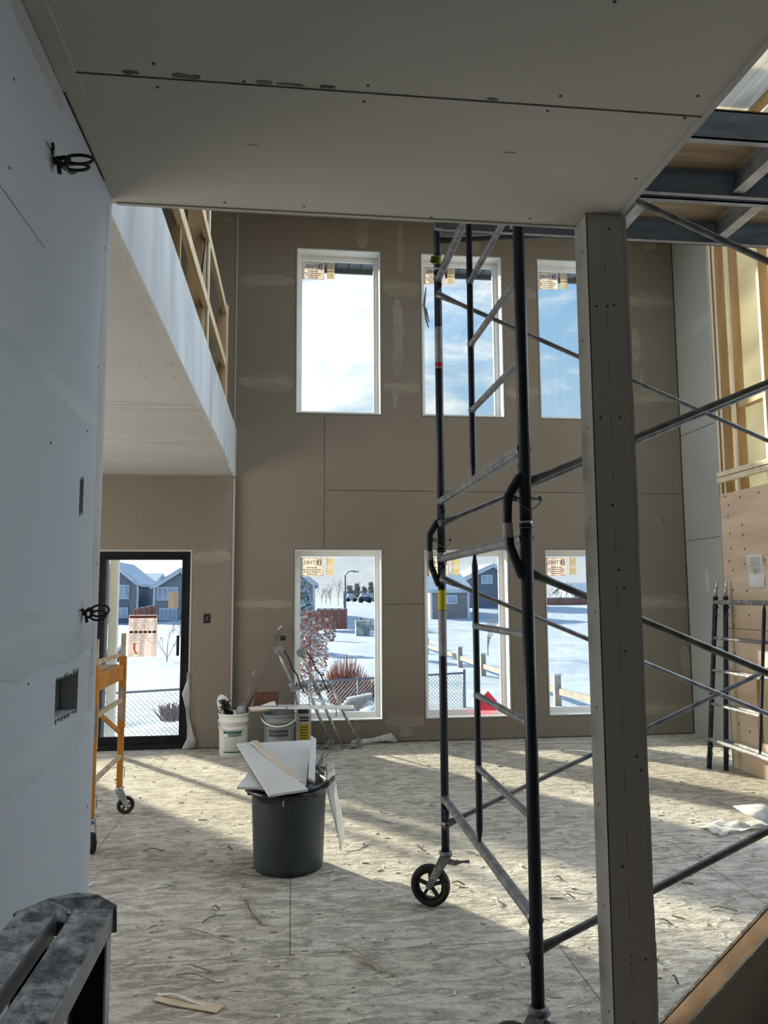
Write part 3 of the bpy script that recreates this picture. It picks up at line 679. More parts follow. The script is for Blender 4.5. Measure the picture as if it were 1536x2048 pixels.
# ================================================================ SCAFFOLD
RP = .0215
def frame_parts(parent, x, y0, sgn, zb, lean=None, top=True, matb='galv', hang=True, post_mat='navy'):
    """one ladder frame in the plane x; ladder side at y0, runs to y0+sgn*1.52; lean(z)->dx"""
    ln = lean or (lambda z: 0.0)
    P = lambda y, z: (x+ln(z-zb), y0+sgn*y, z)
    res = []
    for k, y in enumerate((0, 1.52)):
        b = MB(); b.tube([P(y, zb), P(y, zb+.8), P(y, zb+1.545)], RP, 14)
        b.tube([P(y, zb+1.545), P(y, zb+1.56)], RP+.003, 14)
        res.append(b.build('post', [post_mat], parent))
        if top:
            b = MB(); b.tube([P(y, zb+1.555), P(y, zb+1.70)], .0165, 12); b.build('coupling_pin', 'alu', res[-1])
    for h in (.26, 1.51):
        b = MB(); b.tube([P(0, zb+h), P(.04, zb+h), P(1.48, zb+h), P(1.52, zb+h)], [.026, .0205, .0205, .026], 12); b.build('cross_bar', [matb], parent)
    b = MB(); b.tube([P(.76, zb+.27), P(.76, zb+.33), P(.76, zb+1.44), P(.76, zb+1.50)], [.005, .0145, .0145, .005], 12); b.build('inner_post', [post_mat], parent)
    for h in (.58, .885, 1.18):
        b = MB(); b.tube([P(0, zb+h), P(.03, zb+h), P(.73, zb+h), P(.76, zb+h)], [.018, .0135, .0135, .018], 10); b.build('rung', [matb], parent)
    for y in (0, 1.52):
        for h in (.14, 1.40):
            b = MB(); c = P(y, zb+h); yi = sgn*(.032 if y == 0 else -.032)
            b.tube([(c[0], c[1], c[2]), (c[0], c[1]+yi*1.5, c[2])], .007, 8); b.tube([(c[0]-.006, c[1]+yi*1.1, c[2]+.075), (c[0]-.006, c[1]+yi*1.15, c[2]-.03)], [.006, .009], 8)
            b.box(c[0]-.012, c[0]+.012, min(c[1], c[1]+yi*1.4), max(c[1], c[1]+yi*1.4), c[2]+.055, c[2]+.075)
            b.build('brace_lock', 'navy_worn', parent)
    return res
SY0, SY1 = 2.56, 4.08; SX0, SX1 = .795, 3.84
t = thing('rolling_scaffold', (SX0, SY0, 0), 'tall navy blue steel scaffold tower on casters behind the drywall column', 'scaffold')
posts = []
for x in (SX0, SX1):
    for zb in (.28, 1.84):
        posts += frame_parts(t, x, SY0, 1, zb, top=True)
for x in (SX0, SX1):
    for y in (SY0, SY1):
        b = MB(); b.tube([(x, y, 3.40), (x, y, 4.35)], RP, 14); b.build('guard_post', 'navy', t)
for q in ((862, 480), (864, 520)):
    g0 = at(q[0], q[1], SY1-.03); b = MB(); b.tube([(SX0, SY1-.03, g0.z), (SX0+.1, SY1-.03, g0.z+.01), (SX1, SY1-.03, g0.z+.32)], [.018, .016, .0155], 10)
    if q[1] == 480: b.build('guard_brace', 'navy_worn', t)
# worn labels on the far post
def band(p, z0, z1, m, r=RP+.0008):
    b = MB(); b.tube([(p[0], p[1], z0), (p[0], p[1], z1)], r, 14, 0, cap=False); b.build('warning_label', ['sticker_grey', 'red_wire', 'yellow_tape', 'paper'][m], t)
fp = (SX0, SY1)
def zat(py): return at(870, py, SY1).z
band(fp, zat(738), zat(655), 0); band(fp, zat(735), zat(726), 1, RP+.0012)
band(fp, zat(1220), zat(1180), 2); band(fp, zat(1312), zat(1221), 0); band(fp, zat(545), zat(538), 3)
for p, zc in (((SX0, SY1), zat(1110)), ((SX0, SY0), at(1060, 1050, SY0).z)): b = MB(); b.tube([(p[0], p[1], zc-.012), (p[0], p[1], zc+.014)], RP+.0012, 14); b.build('coupling_collar', 'alu', t)
for y, dz in ((SY0, 0), (SY1, -.01)):
    b = MB(); r = .0165
    b.tube([(SX0-.01, y, 2.0+dz), (SX0-.02, y, 2.0+dz), (SX0-.062, y, 1.93+dz), (SX0-.066, y, 1.84+dz), (SX0-.058, y, 1.76+dz), (SX0-.018, y, 1.66+dz), (SX0-.005, y, 1.66+dz)], r if y == SY0 else .017, 12)
    br = b.build('side_bracket', 'navy', t)
    b = MB(); b.tube([(SX0-.0655, y, 1.84+dz), (SX0-.064, y, 1.79+dz)], .0185, 12, cap=False); b.build('label', 'sticker_grey', br)
# lynch pins
for y, z in ((SY0, 1.925), (SY1, 1.89), (SY0, .22)):
    b = MB(); b.tube([(SX0-.045, y-.01, z+.002), (SX0+.055, y-.01, z)], .0045, 8)
    b.tube([(SX0-.04+.095*k/10, y-.026, z-.038*math.sin(PI*k/10)-.002) for k in range(11)], .0018, 6)
    b.tube([(SX0+.05, y-.01, z-.008), (SX0+.05, y-.01, z+.008)], .007, 8); b.tube([(SX0-.042, y-.01, z-.01), (SX0-.042, y-.01, z+.01)], .009, 8)
    b.build('lynch_pin', 'galv', t)
# braces: upper and lower crosses on both faces
for y in (SY0+.04, SY1-.04):
    for zb in (.28, 1.84):
        z0, z1 = zb+.14, zb+1.40
        for a, c, off in ((z0, z1, .010), (z1, z0, -.010)):
            b = MB(); L0 = Vector((SX0, y+off, a)); L1 = Vector((SX1, y+off, c)); d = (L1-L0).normalized()
            b.tube([L0-d*.02, L0+d*.05, L0+d*.11, L1-d*.11, L1-d*.05, L1+d*.02], [.019, .017, .0125, .0125, .017, .019], 10)
            b.build('cross_brace', 'galv', t)
        b = MB(); m_ = Vector(((SX0+SX1)/2, y, (z0+z1)/2)); b.tube([m_-Vector((0, .026, 0)), m_+Vector((0, .026, 0))], .006, 8); b.build('pivot_bolt', 'alu', t)
# casters
def caster(parent, x, y, dx, dy, ztop, R, rub='rubber', lever=True, W=.022, frame='galv_mud'):
    """stem at x,y; wheel centre offset dx,dy"""
    cx, cy_ = x+dx, y+dy; d = Vector((dx, dy, 0)).normalized(); ax = Vector((-d.y, d.x, 0))
    b = MB()
    def ringpts(r, w, seg=30): return [[Vector((cx, cy_, R))+(d*math.cos(a)+Vector((0, 0, 1))*math.sin(a))*r+ax*w for a in [2*PI*k/seg for k in range(seg)]]][0]
    def annulus(r0, r1, w, m, seg=30):
        prof = [(r0, -w), (r1-.006, -w), (r1, -w*.5), (r1, w*.5), (r1-.006, w), (r0, w)]
        rings = [[b.bm.verts.new(p) for p in ringpts(r, ww, seg)] for r, ww in prof]
        for i in range(len(rings)):
            A, B = rings[i], rings[(i+1) % len(rings)]
            for k in range(seg):
                f = b.bm.faces.new([A[k], A[(k+1) % seg], B[(k+1) % seg], B[k]]); f.material_index = m; f.smooth = True
    annulus(R*.72, R, W, 0)
    wt = b.build('wheel', rub, parent)
    b = MB(); annulus(R*.60, R*.73, W*.6, 0); annulus(.006, R*.2, W, 0)
    for k in range(5):
        a = 2*PI*k/5+.3; v = d*math.cos(a)+Vector((0, 0, 1))*math.sin(a); c = Vector((cx, cy_, R)); b.bar(c+v*R*.15, c+v*R*.64, .016, W*.8, 0, up=ax)
    b.build('hub', 'rubber' if lever else 'hub', wt)
    b = MB(); b.lathe([(.030, ztop-.02), (.034, ztop-.014), (.034, ztop-.004), (.026, ztop)], (x, y, 0), 20)
    b.lathe([(.022, ztop-.035), (.022, ztop-.02)], (x, y, 0), 16)
    for s in (-1, 1):
        o_ = ax*s*(W+.006)
        top0 = Vector((x, y, ztop-.028))+o_-d*.03; top1 = Vector((x, y, ztop-.028))+o_+d*.028; low = Vector((cx, cy_, R))+o_
        b.slab([top0, top1, low+d*.018+Vector((0, 0, .002)), low+Vector((0, 0, -.018)), low-d*.018], ax*s*.004, 0)
        b.tube([low, low+ax*s*.012], .011, 10)
    b.bar(Vector((x, y, ztop-.028))-ax*(W+.008), Vector((x, y, ztop-.028))+ax*(W+.008), .055, .006, 0)
    fk = b.build('fork', frame, parent)
    if lever:
        b = MB(); s0 = Vector((x, y, ztop-.05)); e = -d
        b.tube([s0-d*.0, s0-d*.05+Vector((0, 0, -.004)), s0-d*.085+Vector((0, 0, .004)), s0-d*.125+Vector((0, 0, .010))], [.017, .014, .007, .009], 8)
        b.build('brake_lever', frame, fk)
    return wt
cz = at(885, 1712, SY1).z
caster(t, SX0, SY1, -.075, .035, .28, .103)
caster(t, SX0, SY0, -.06, .05, .28, .103)
for y in (SY0, SY1): caster(t, SX1, y, .05, .05, .28, .103)
b = MB(); p = Vector((SX0, SY1, zat(522)))
b.tube([(p.x, p.y, p.z-.022), (p.x, p.y, p.z+.022)], RP+.003, 12)
for k in range(6): b.slab([(p.x-.05+.008*k, p.y-.03, p.z-.02-.004*(k % 3)), (p.x-.04+.008*k, p.y-.03, p.z+.02-.003*(k % 2)), (p.x-.028+.008*k, p.y-.03, p.z+.012), (p.x-.036+.008*k, p.y-.03, p.z-.026)], (0, .004, 0))
o = b.build('tape_knot', 'green_tape'); tag(o, 'scrap of lime green tape knotted round the far scaffold post', 'tape')
b = MB()
pts = [at(*q, SY1-.05) for q in ((852, 575), (848, 610), (852, 640), (857, 655))]
b.tube(pts, [.003, .007, .006, .003], 6); b.tube([at(*q, SY1-.05) for q in ((843, 608), (852, 618), (858, 645))], [.002, .006, .003], 6)
o = b.build('torn_strap', 'sticker_grey'); tag(o, 'thin torn grey strip dangling left of the far scaffold post', 'strap')

# walk boards on the scaffold
def board(y0, y1, xs, z, label):
    t = thing('walk_board', (SX0, y0, z), label, 'scaffold plank', 'scaffold walk boards')
    for y, s in ((y0, 1), (y1, -1)):
        b = MB(); b.box(.74, 3.9, min(y, y+s*.006), max(y, y+s*.006), z, z+.13, 0)
        for zz in (z, z+.124): b.box(.74, 3.9, min(y, y+s*.035), max(y, y+s*.035), zz, zz+.006, 1)
        b.build('side_rail', ['navy_rail', 'alu_dark'], t)
    b = MB(); b.box(.76, 3.88, y0+.01, y1-.01, z+.130, z+.143); b.build('plywood_deck', 'ply_dark', t)
    for x in xs:
        b = MB(); b.box(x-.004, x+.004, y0+.01, y1-.01, z+.02, z+.125, 0); b.box(x-.03, x+.03, y0+.01, y1-.01, z+.014, z+.02, 1); b.build('cross_member', ['alu_dark', 'alu'], t)
    for y in (y0+.05, y1-.05):
        for x in (.74, 3.9): b = MB(); b.box(x-.02, x+.02, y-.015, y+.015, z-.01, z+.08); b.build('hook', 'alu_dark', t)
M['navy_rail'] = mat('blue_grey_rail', (0.234, 0.324, 0.432), (0.360, 0.468, 0.594), 5, .5, .2, stretch=(1, 1, 4))
board(2.87, 3.34, (1.0, 1.55, 2.12, 2.72, 3.3), 3.50, 'nearer plywood-decked scaffold board overhead, with blue side rail')
board(3.36, 3.82, (1.15, 1.71, 2.3, 2.9, 3.5), 3.50, 'farther plywood-decked scaffold board overhead, beyond the blue-railed one')

# two spare frames leaning on the plywood
for (x, dxl, y, lab) in ((3.80, .15, 6.86, 'spare navy scaffold frame leaning by plywood, the outer one, farther from the sheet'),
                    (3.905, .085, 6.76, 'spare navy scaffold frame leaning by plywood, the inner one, against the sheet')):
    t = thing('scaffold_frame', (x, y, 0), lab, 'scaffold frame', 'spare frames leaning on the plywood')
    frame_parts(t, x, y, -1, .0, lean=lambda z, q=dxl: q*z/1.6, matb='galv_mud', post_mat='navy_worn')

# ================================================================ BAKER SCAFFOLD, LEFT
t = thing('baker_scaffold', (-1.25, 5.3, 0), 'orange rolling baker scaffold at the end of the left wall', 'scaffold')
bx, by0, by1 = -1.26, 5.24, 6.06
OR = .021
for k, y in enumerate((by0, by1)):
    b = MB(); b.box(bx-.02, bx+.02, y-.02, y+.02, .20, 1.15, 0); b.build('post', 'orange', t, bevel=.004)
    b = MB(); b.box(bx-.015, bx+.015, y-.015, y+.015, 1.15, 1.32, 0); b.build('post_sleeve', 'orange_rung', t)
    b = MB(); b.box(bx-.024, bx+.024, y-.024, y+.024, .62, 1.15, 0); b.build('outer_sleeve', 'orange', t, bevel=.003)
    b = MB(); b.box(bx+.0242, bx+.0255, y-.014, y+.016, .68, .92); b.box(bx-.014, bx+.016, y-.0255, y-.0242, .68, .92); b.build('label', 'sticker_grey', t)
    b = MB(); b.tube([(bx-.05, y-.012, .34), (bx+.035, y-.012, .34), (bx+.035, y-.012, .27)], .003, 6); b.build('lock_pin', 'galv', t)
for z in (1.17, .83, .42):
    b = MB(); b.box(bx-.014, bx+.014, by0+.02, by1-.02, z-.014, z+.014); b.build('rung', 'orange_rung', t, bevel=.003)
b = MB(); b.box(bx-.02, bx+.012, by0+.022, by1-.022, .985, 1.09); b.build('end_beam', 'orange', t)
b = MB(); b.bar((bx-.01, by0+.02, .88), (bx-.01, by1-.02, .60), .024, .024); b.build('diagonal', 'orange', t)
# the far half of the scaffold behind the wall
for y in (by0, by1):
    b = MB(); b.box(bx-1.82, bx-1.78, y-.02, y+.02, .20, 1.28); b.build('post', 'orange', t)
    b = MB(); b.box(bx-1.78, bx-.02, y-.015, y+.015, .99, 1.07); b.build('side_beam', 'orange', t)
for z in (1.17, .83, .42):
    b = MB(); b.box(bx-1.814, bx-1.786, by0+.02, by1-.02, z-.014, z+.014); b.build('rung', 'orange_rung', t)
for y, dx, dy in ((by0, .02, -.04), (by1, .045, .02)): caster(t, bx, y, dx, dy, .20, .063, 'rubber', False, .018, 'alu')
for y in (by0, by1): caster(t, bx-1.8, y, -.04, .02, .20, .063, 'rubber', False, .018, 'alu')
b = MB(); b.box(bx-1.78, bx-.03, by0+.02, by1-.02, 1.075, 1.093); b.build('platform', 'ply_dark', t)

# ================================================================ FOREGROUND BENCH (spattered aluminium)
def workbench():
    zt = .97; t = thing('work_bench', (-.44, 1.1, 0), 'compound-spattered aluminium work bench in the lower left corner', 'bench')
    a = math.radians(-.5)
    y0, y1 = .45, 1.70
    R = Matrix.Rotation(-a, 4, 'Z'); O = Vector((-.358, y1, 0))
    def T(o): 
        for v in o.data.vertices: v.co = (R @ (v.co-O))+O
        return o
    for x0, x1 in ((-.434, -.358), (-.544, -.468)):
        b = MB(); b.box(x0, x1, y0, y1, zt-.004, zt, 0); b.box(x1-.004, x1, y0, y1, zt-.045, zt-.004, 1); b.box(x0, x0+.004, y0, y1, zt-.045, zt-.004, 1)
        T(b.build('top_rail', ['alu_dirty', 'alu_dark'], t, bevel=.0015))
    for yy in (y1, y0):
        b = MB(); s = 1 if yy == y1 else -1
        b.slab([(-.552, yy, zt-.05), (-.552, yy, zt-.002), (-.50, yy+.05*s, zt+.004), (-.452, yy+.07*s, zt+.006), (-.40, yy+.05*s, zt+.006), (-.352, yy, zt+.002), (-.350, yy, zt-.05)], (0, .005*s, 0), 0)
        b.slab([(-.47, yy, zt-.045), (-.434, yy, zt-.045), (-.434, yy+.05*s, zt-.002), (-.47, yy+.05*s, zt-.002)], (0, .004, 0), 0); b.tube([(-.452, yy+.02, zt-.022), (-.452, yy+.035, zt-.022)], .007, 10, 1)
        T(b.build('end_plate', ['alu_dirty', 'alu'], t))
        for x0, x1 in ((-.432, -.360), (-.542, -.470)):
            b = MB(); y2 = yy-.005*s
            b.box(x0, x1, min(y2, y2-.003*s), max(y2, y2-.003*s), 0.012, zt-.05, 0); b.box(x1-.004, x1, min(y2, y2-.035*s), max(y2, y2-.035*s), .012, zt-.05, 1); b.box(x0, x0+.004, min(y2, y2-.035*s), max(y2, y2-.035*s), .012, zt-.05, 1)
            lg = T(b.build('leg', ['black_frame_and_shade', 'alu'], t))  # dark web paints the shade inside the aluminium channel leg
            b = MB(); b.box(x0-.003, x1+.003, min(y2-.038*s, y2+.004*s), max(y2-.038*s, y2+.004*s), 0, .03); T(b.build('rubber_foot', 'rubber', lg))
        b = MB(); b.box(-.47, -.432, min(yy-.02*s, yy-.03*s), max(yy-.02*s, yy-.03*s), .35, .38); T(b.build('stretcher', 'alu', t))
workbench()

# ================================================================ WIRES on the left wall, outlet boxes
def coil(name, base, scale, label, kind=0):
    b = MB(); x, y, z = base; s = scale
    random.seed(11+kind)
    def loop(c, rx, rz, tilt, n=22, a0=0, a1=2*PI): return [Vector((c[0]+rx*math.cos(a0+(a1-a0)*k/n), c[1]+tilt*math.sin(a0+(a1-a0)*k/n), c[2]+rz*math.sin(a0+(a1-a0)*k/n))) for k in range(n+1)]
    r = .0052*s
    b.tube(loop((x+.075*s, y, z+.01*s), .042*s, .026*s, .02*s), r, 7)
    b.tube(loop((x+.068*s, y+.005, z-.012*s), .036*s, .022*s, .02*s), r, 7)
    b.tube(loop((x+.03*s, y-.004, z), .016*s, .020*s, .016*s), r*1.3, 7)
    b.tube([(x, y, z+.006*s), (x+.03*s, y, z+.014*s), (x+.045*s, y, z+.008*s)], r*1.3, 7)
    b.tube([(x-.005, y-.01*s, z+.01*s), (x+.012*s, y-.05*s, z+.018*s), (x+.018*s, y-.075*s, z+.012*s)], r, 7)
    b.tube([(x+.012*s, y-.008*s, z+.01*s), (x+.022*s, y-.010*s, z-.045*s)], [r, r*1.4], 7)
    b.tube([(x-.002, y, z), (x+.010*s, y, z)], .012*s, 8)
    if kind:
        b.tube([(x+.02*s, y+.0, z-.01*s), (x+.05*s, y+.012, z-.025*s), (x+.062*s, y, z-.03*s)], .009*s, 8, 1)
        b.tube([(x+.02*s, y, z), (x+.045*s, y-.01, z-.035*s)], .006*s, 8, 1)
    o = b.build(name, ['black', 'sticker_grey']); tag(o, label, 'electrical cable')
pu = onx(108, 322, WL); coil('cable_coil', (WL, pu.y, pu.z), .80, 'coiled black cable sticking out of the left wall just below the ceiling', 1)
pl = onx(164, 1226, WL); coil('cable_coil', (WL, pl.y+.01, pl.z), .62, 'looped black cable poking from the left wall near the patio door', 0)
def outlet(px, py, y, label):
    p = at(px, py, y); b = MB(); x, z = p.x, p.z
    for q in ((x-.035, x-.031, z-.05, z+.05), (x+.031, x+.035, z-.05, z+.05), (x-.035, x+.035, z+.046, z+.05), (x-.035, x+.035, z-.05, z-.046)): b.box(q[0], q[1], y-.004, y, q[2], q[3], 0)
    b.box(x-.031, x+.031, y-.001, y, z-.046, z+.046, 0); b.tube([(x-.01, y-.004, z-.03), (x+.005, y-.012, z), (x+.012, y-.004, z+.025)], .005, 6, 1); b.tube([(x+.012, y-.004, z-.02), (x, y-.010, z+.01)], .004, 6, 1)
    o = b.build('outlet_box', ['black', 'hub']); tag(o, label, 'outlet box')
outlet(414, 1237, DD, 'black electrical box on the wall right of the patio door')

# ================================================================ TRASH CAN AND SCRAPS
tc = Vector((-.013, 4.80, 0))
t = thing('trash_can', tc, 'grey plastic trash can with a black liner, mid-floor', 'trash can')
b = MB(); b.lathe([(.180, .0), (.200, .006), (.206, .04), (.222, .44), (.224, .465), (.231, .47), (.231, .495), (.222, .50), (.216, .485), (.196, .04), (.19, .02)], tc, 48); b.build('body', 'can', t)
b = MB(); seg = 72; rings = []
for j in range(12):
    u = j/11; ring = []
    for k in range(seg):
        a = 2*PI*k/seg; w = mnoise.noise(Vector((math.cos(a)*3.2, math.sin(a)*3.2, u*3))); w2 = mnoise.noise(Vector((math.cos(a)*9, math.sin(a)*9, u*4+7)))
        if u < .4: r = .205+.04*(u/.4); z = .40+(.105+.035*math.sin(a))*(u/.4)
        else:
            v = (u-.4)/.6; r = .242+.030*math.sin(PI*min(v*1.1, 1))+.02*w*v+.012*w2; z = .505+.035*math.sin(a)+.01*math.sin(v*PI)-(.035+.025*w+.03*math.cos(a-2.6)-.015*math.sin(a))*v
        ring.append(b.bm.verts.new((tc.x+r*math.cos(a), tc.y+r*math.sin(a), z+.01*w2)))
    rings.append(ring)
for A, B in zip(rings, rings[1:]):
    for k in range(seg): b.bm.faces.new([A[k], A[(k+1) % seg], B[(k+1) % seg], B[k]]).smooth = True
b.build('liner', 'bag', t, fix=False)
b = MB(); p = at(568, 1596, tc.y-.222)
b.slab([(p.x-.006, p.y-.004, p.z), (p.x+.004, p.y-.004, p.z), (p.x-.002, p.y-.002, p.z-.05), (p.x-.008, p.y-.002, p.z-.05)], (0, .002, 0)); b.build('drip', 'paper', t)
def scrap(pts, th, label, mats=('gypsum', 'gyp_edge')):
    b = MB(); b.slab(pts, th, 0, 1); o = b.build('drywall_offcut', list(mats)); return tag(o, label, 'drywall scrap', 'offcuts piled on the trash can')
def P(px, py, y): return at(px, py, y)
dn = (0, 0, -.0127)
scrap([P(510, 1528, 4.86), P(474, 1574, 4.60), P(545, 1575, 4.58), P(560, 1540, 4.80)], dn, 'small grey offcut jutting left under the big white board on the can')
scrap([P(520, 1485, 5.06), P(621, 1480, 5.10), P(612, 1572, 4.66), P(560, 1560, 4.70)], dn, 'broad white drywall offcut at the back of the trash can pile')
scrap([P(474, 1487, 5.00), P(505, 1484, 5.04), P(616, 1578, 4.50), P(538, 1590, 4.47)], dn, 'long white tapered drywall board across the front of the trash can', ('gypsum', 'gyp_edge'))
b = MB(); b.slab([P(502, 1482, 5.01), P(514, 1480, 5.02), P(605, 1561, 4.60), P(590, 1563, 4.58)], (0, 0, -.014), 0, 1); o = b.build('drywall_offcut', ['paper_brown', 'gyp_edge']); tag(o, 'narrow drywall strip with brown paper lying diagonally on the board', 'drywall scrap', 'offcuts piled on the trash can')
b = MB(); b.slab([P(622, 1471, 5.04), P(632, 1477, 5.02), P(629, 1562, 4.66), P(616, 1556, 4.68)], (0.002, 0, -.016), 0, 1); o = b.build('drywall_offcut', ['gypsum', 'gyp_edge']); tag(o, 'short white strip standing at the right of the trash can pile', 'drywall scrap', 'offcuts piled on the trash can')
for q, lab in (((P(634, 1530, 4.85), P(648, 1500, 4.98), P(645, 1532, 4.85)), 'dark wisp of debris poking up at the right rim of the can'), ):
    b = MB(); b.slab(q, (0, .006, 0), 0); b.tube([P(650, 1515, 4.9), P(663, 1500, 4.96)], .003, 6); o = b.build('debris_wisp', 'smudge'); tag(o, lab, 'debris')
# paper hanging from the rim
def ribbon(name, L, R, mats, label, cat, group=None, wav=.004):
    b = MB(); k = len(L); V = []
    for i in range(k):
        row = []
        for j in range(5):
            p = L[i].lerp(R[i], j/4); p = p+Vector((0, wav*math.sin(i*1.7+j*1.1), 0)); row.append(b.bm.verts.new(p))
        V.append(row)
    for i in range(k-1):
        for j in range(4): b.bm.faces.new([V[i][j], V[i+1][j], V[i+1][j+1], V[i][j+1]]).smooth = True
    o = b.build(name, mats, fix=False); s = o.modifiers.new('solid', 'SOLIDIFY'); s.thickness = .0012
    tag(o, label, cat, group); return o
y = 4.76
ribbon('paper_strip', [P(632, 1537, 4.72), P(650, 1527, 4.76), P(652, 1560, y), P(658, 1600, y), P(668, 1640, y), P(676, 1672, y), P(681, 1703, y)],
       [P(655, 1522, 4.76), P(667, 1524, 4.80), P(672, 1560, 4.83), P(675, 1590, 4.83), P(683, 1620, 4.83), P(687, 1650, 4.83), P(690, 1672, 4.83)], 'sheet', 'long torn white paper hanging off the right of the trash can', 'paper')
ribbon('paper_strip', [onz(668, 1531, .03), onz(700, 1532, .02), onz(727, 1531, .01)], [onz(668, 1527, .04), onz(700, 1528, .04), onz(727, 1533, .01)], 'sheet', 'short white paper curl on the floor right of the trash can', 'paper')

# ================================================================ PAILS, STILTS, TOOLS BY THE FAR WALL
def pail(name, c, R, H, body, label, cat, lab=True):
    t = thing(name, c, label, cat)
    b = MB(); b.lathe([(R*.86, 0), (R*.9, .004), (R*.93, H*.62), (R*.97, H*.66), (R*.97, H*.69), (R*.93, H*.70), (R*.94, H*.79), (R*1.0, H*.81), (R*1.0, H*.84), (R*.95, H*.85), (R*.96, H*.95), (R*1.01, H*.96), (R*1.01, H), (R*.96, H), (R*.9, H*.2), (R*.84, .02)], c, 40); b.build('body', body, t)
    return t
c = Vector((-.575, 8.16, 0)); c = Vector((onz(464, 1516).x, onz(464, 1516).y+.15, 0))
H1 = .42; R1 = .155
t = pail('bucket', c, R1, H1, 'pail', 'white plastic bucket with green label, left of the plank', 'bucket')
def curved_label(c, R0, R1_, z0, z1, a0, a1, m, b, n=14):
    for k in range(n):
        A0 = a0+(a1-a0)*k/n; A1 = a0+(a1-a0)*(k+1)/n
        q = [(c.x+r*math.cos(a), c.y+r*math.sin(a), z) for a, r, z in ((A0, R0, z0), (A1, R0, z0), (A1, R1_, z1), (A0, R1_, z1))]
        b.face(q, m)
b = MB(); s = lambda z: R1*(.9+.03*z/(H1*.62))+.0015
def cl(z0, z1, a0, a1, m, e=0): curved_label(c, s(z0)+e, s(z1)+e, z0, z1, math.radians(a0), math.radians(a1), m, b)
cl(.232, .258, -128, -52, 1); cl(.205, .238, -108, -52, 1, .0006); cl(.045, .058, -128, -52, 1)
for k in range(9):
    zz = .195-k*.016; cl(zz-.0022, zz+.0022, -122, -60-random.uniform(0, 15), 2)
b.build('label', ['pail', 'green_ink', 'ink_soft'], t, fix=False)
def wrap_text(body, size, c, R, ang, z, material, parent, name='lettering'):
    o = text_mesh(body, size, name, material, parent, Matrix.Identity(4))
    for v in o.data.vertices:
        x, y_, d = v.co; a = ang+x/R; v.co = (c.x+(R+d)*math.cos(a), c.y+(R+d)*math.sin(a), z+y_)
    return o
wrap_text('SHEETROCK', .026, c, s(.22)+.0015, math.radians(-80), .221, 'paper', t)
b = MB(); b.tube([Vector((c.x-R1*1.02*math.cos(a), c.y-R1*1.03*math.sin(a), H1*.83-.10*math.sin(a))) for a in [PI*k/20 for k in range(21)]], .0028, 6); b.build('handle', 'alu', t)
# pad and rag in the bucket
t = thing('scrub_pad', (c.x-.07, c.y, H1), 'rounded white pad with black spattered bristles standing in the bucket', 'scrub pad')
q = P(450, 1412, c.y-.02)
b = MB(); b.lathe([(.0, -.012), (.055, -.012), (.064, -.004), (.064, .004), (.055, .012), (.0, .012)], (0, 0, 0), 28, axis='Y')
o = b.build('backing', 'pail', t)
for v in o.data.vertices: v.co = Vector((v.co.x, v.co.y, v.co.z*1.7)); 
for v in o.data.vertices: v.co = Matrix.Rotation(math.radians(-20), 3, 'Y') @ v.co + q + Vector((-.01, 0, .01))
b = MB(); random.seed(3)
for k in range(240):
    u = random.gauss(0, .022); w = random.uniform(-.12, .06); base = q+Vector((.012+u-w*.45, -.012, w)); d = Vector((random.uniform(-.6, .6), -1, random.uniform(-.5, .5))).normalized()
    b.tube([base, base+d*random.uniform(.02, .05)], [.008, .003], 5, 1 if random.random() < .14 else 0)
b.build('bristles', ['black', 'sticker_grey'], t)
b = MB(); b.lathe([(.0, 0), (.04, .01), (.05, .05), (.036, .09), (.0, .10)], (c.x+.075, c.y-.05, H1-.03), 12)
o = b.build('plastic_rag', 'sticker_grey', smooth=True); tag(o, 'crumpled grey rag stuffed in the white bucket', 'rag')
for v in o.data.vertices: v.co += Vector([mnoise.noise(v.co*30+Vector((k*9, 0, 0)))*.022 for k in range(3)])
# grey pail, carton
c2_ = Vector((at(558, 1440, 8.12).x, 8.12, 0)); H2 = .40; R2 = .165
t = pail('compound_pail', c2_, R2, H2, 'pail_grey', 'dark grey compound pail with a curved white rim under the plank', 'pail')
b = MB(); s2 = lambda z: R2*(.9+.03*z/(H2*.62))+.0015
for z0, z1, a0, a1, m in ((.06, .255, -140, -40, 1), (.19, .255, -128, -52, 0), (.135, .16, -125, -55, 2)):
    curved_label(c2_, s2(z0)+.0004*(m != 1), s2(z1)+.0004*(m != 1), z0, z1, math.radians(a0), math.radians(a1), m, b)
b.build('label', ['ink', 'pail_grey', 'ink_soft'], t, fix=False)
wrap_text('CertainTeed', .034, c2_, s2(.22)+.0018, math.radians(-90), .222, 'sticker_grey', t)
b = MB(); b.tube([Vector((c2_.x+R2*1.08*math.cos(a), c2_.y+R2*1.08*math.sin(a), H2*.92-.075*abs(math.sin(a))**1.2)) for a in [-PI-.05+(PI+.1)*k/26 for k in range(27)]], .009, 8); b.build('rim_band', 'pail', t)
b = MB(); xa = at(592, 1450, 8.25).x; b.box(xa, xa+.155, 8.22, 8.40, 0, .445, 0); b.box(xa+.035, xa+.135, 8.217, 8.22, .05, .27, 1); b.box(xa+.02, xa+.13, 8.217, 8.22, .375, .435, 2)
for k in range(2): b.box(xa+.035, xa+.13, 8.217, 8.22, .295+k*.03, .312+k*.03, 2)
for k in range(6): b.box(xa+.045, xa+.12, 8.2155, 8.217, .235-k*.028, .243-k*.028, 2)
o = b.build('carton', ['paper', 'yellow', 'ink'], bevel=.003); tag(o, 'white carton with a yellow panel behind the grey pail', 'box')
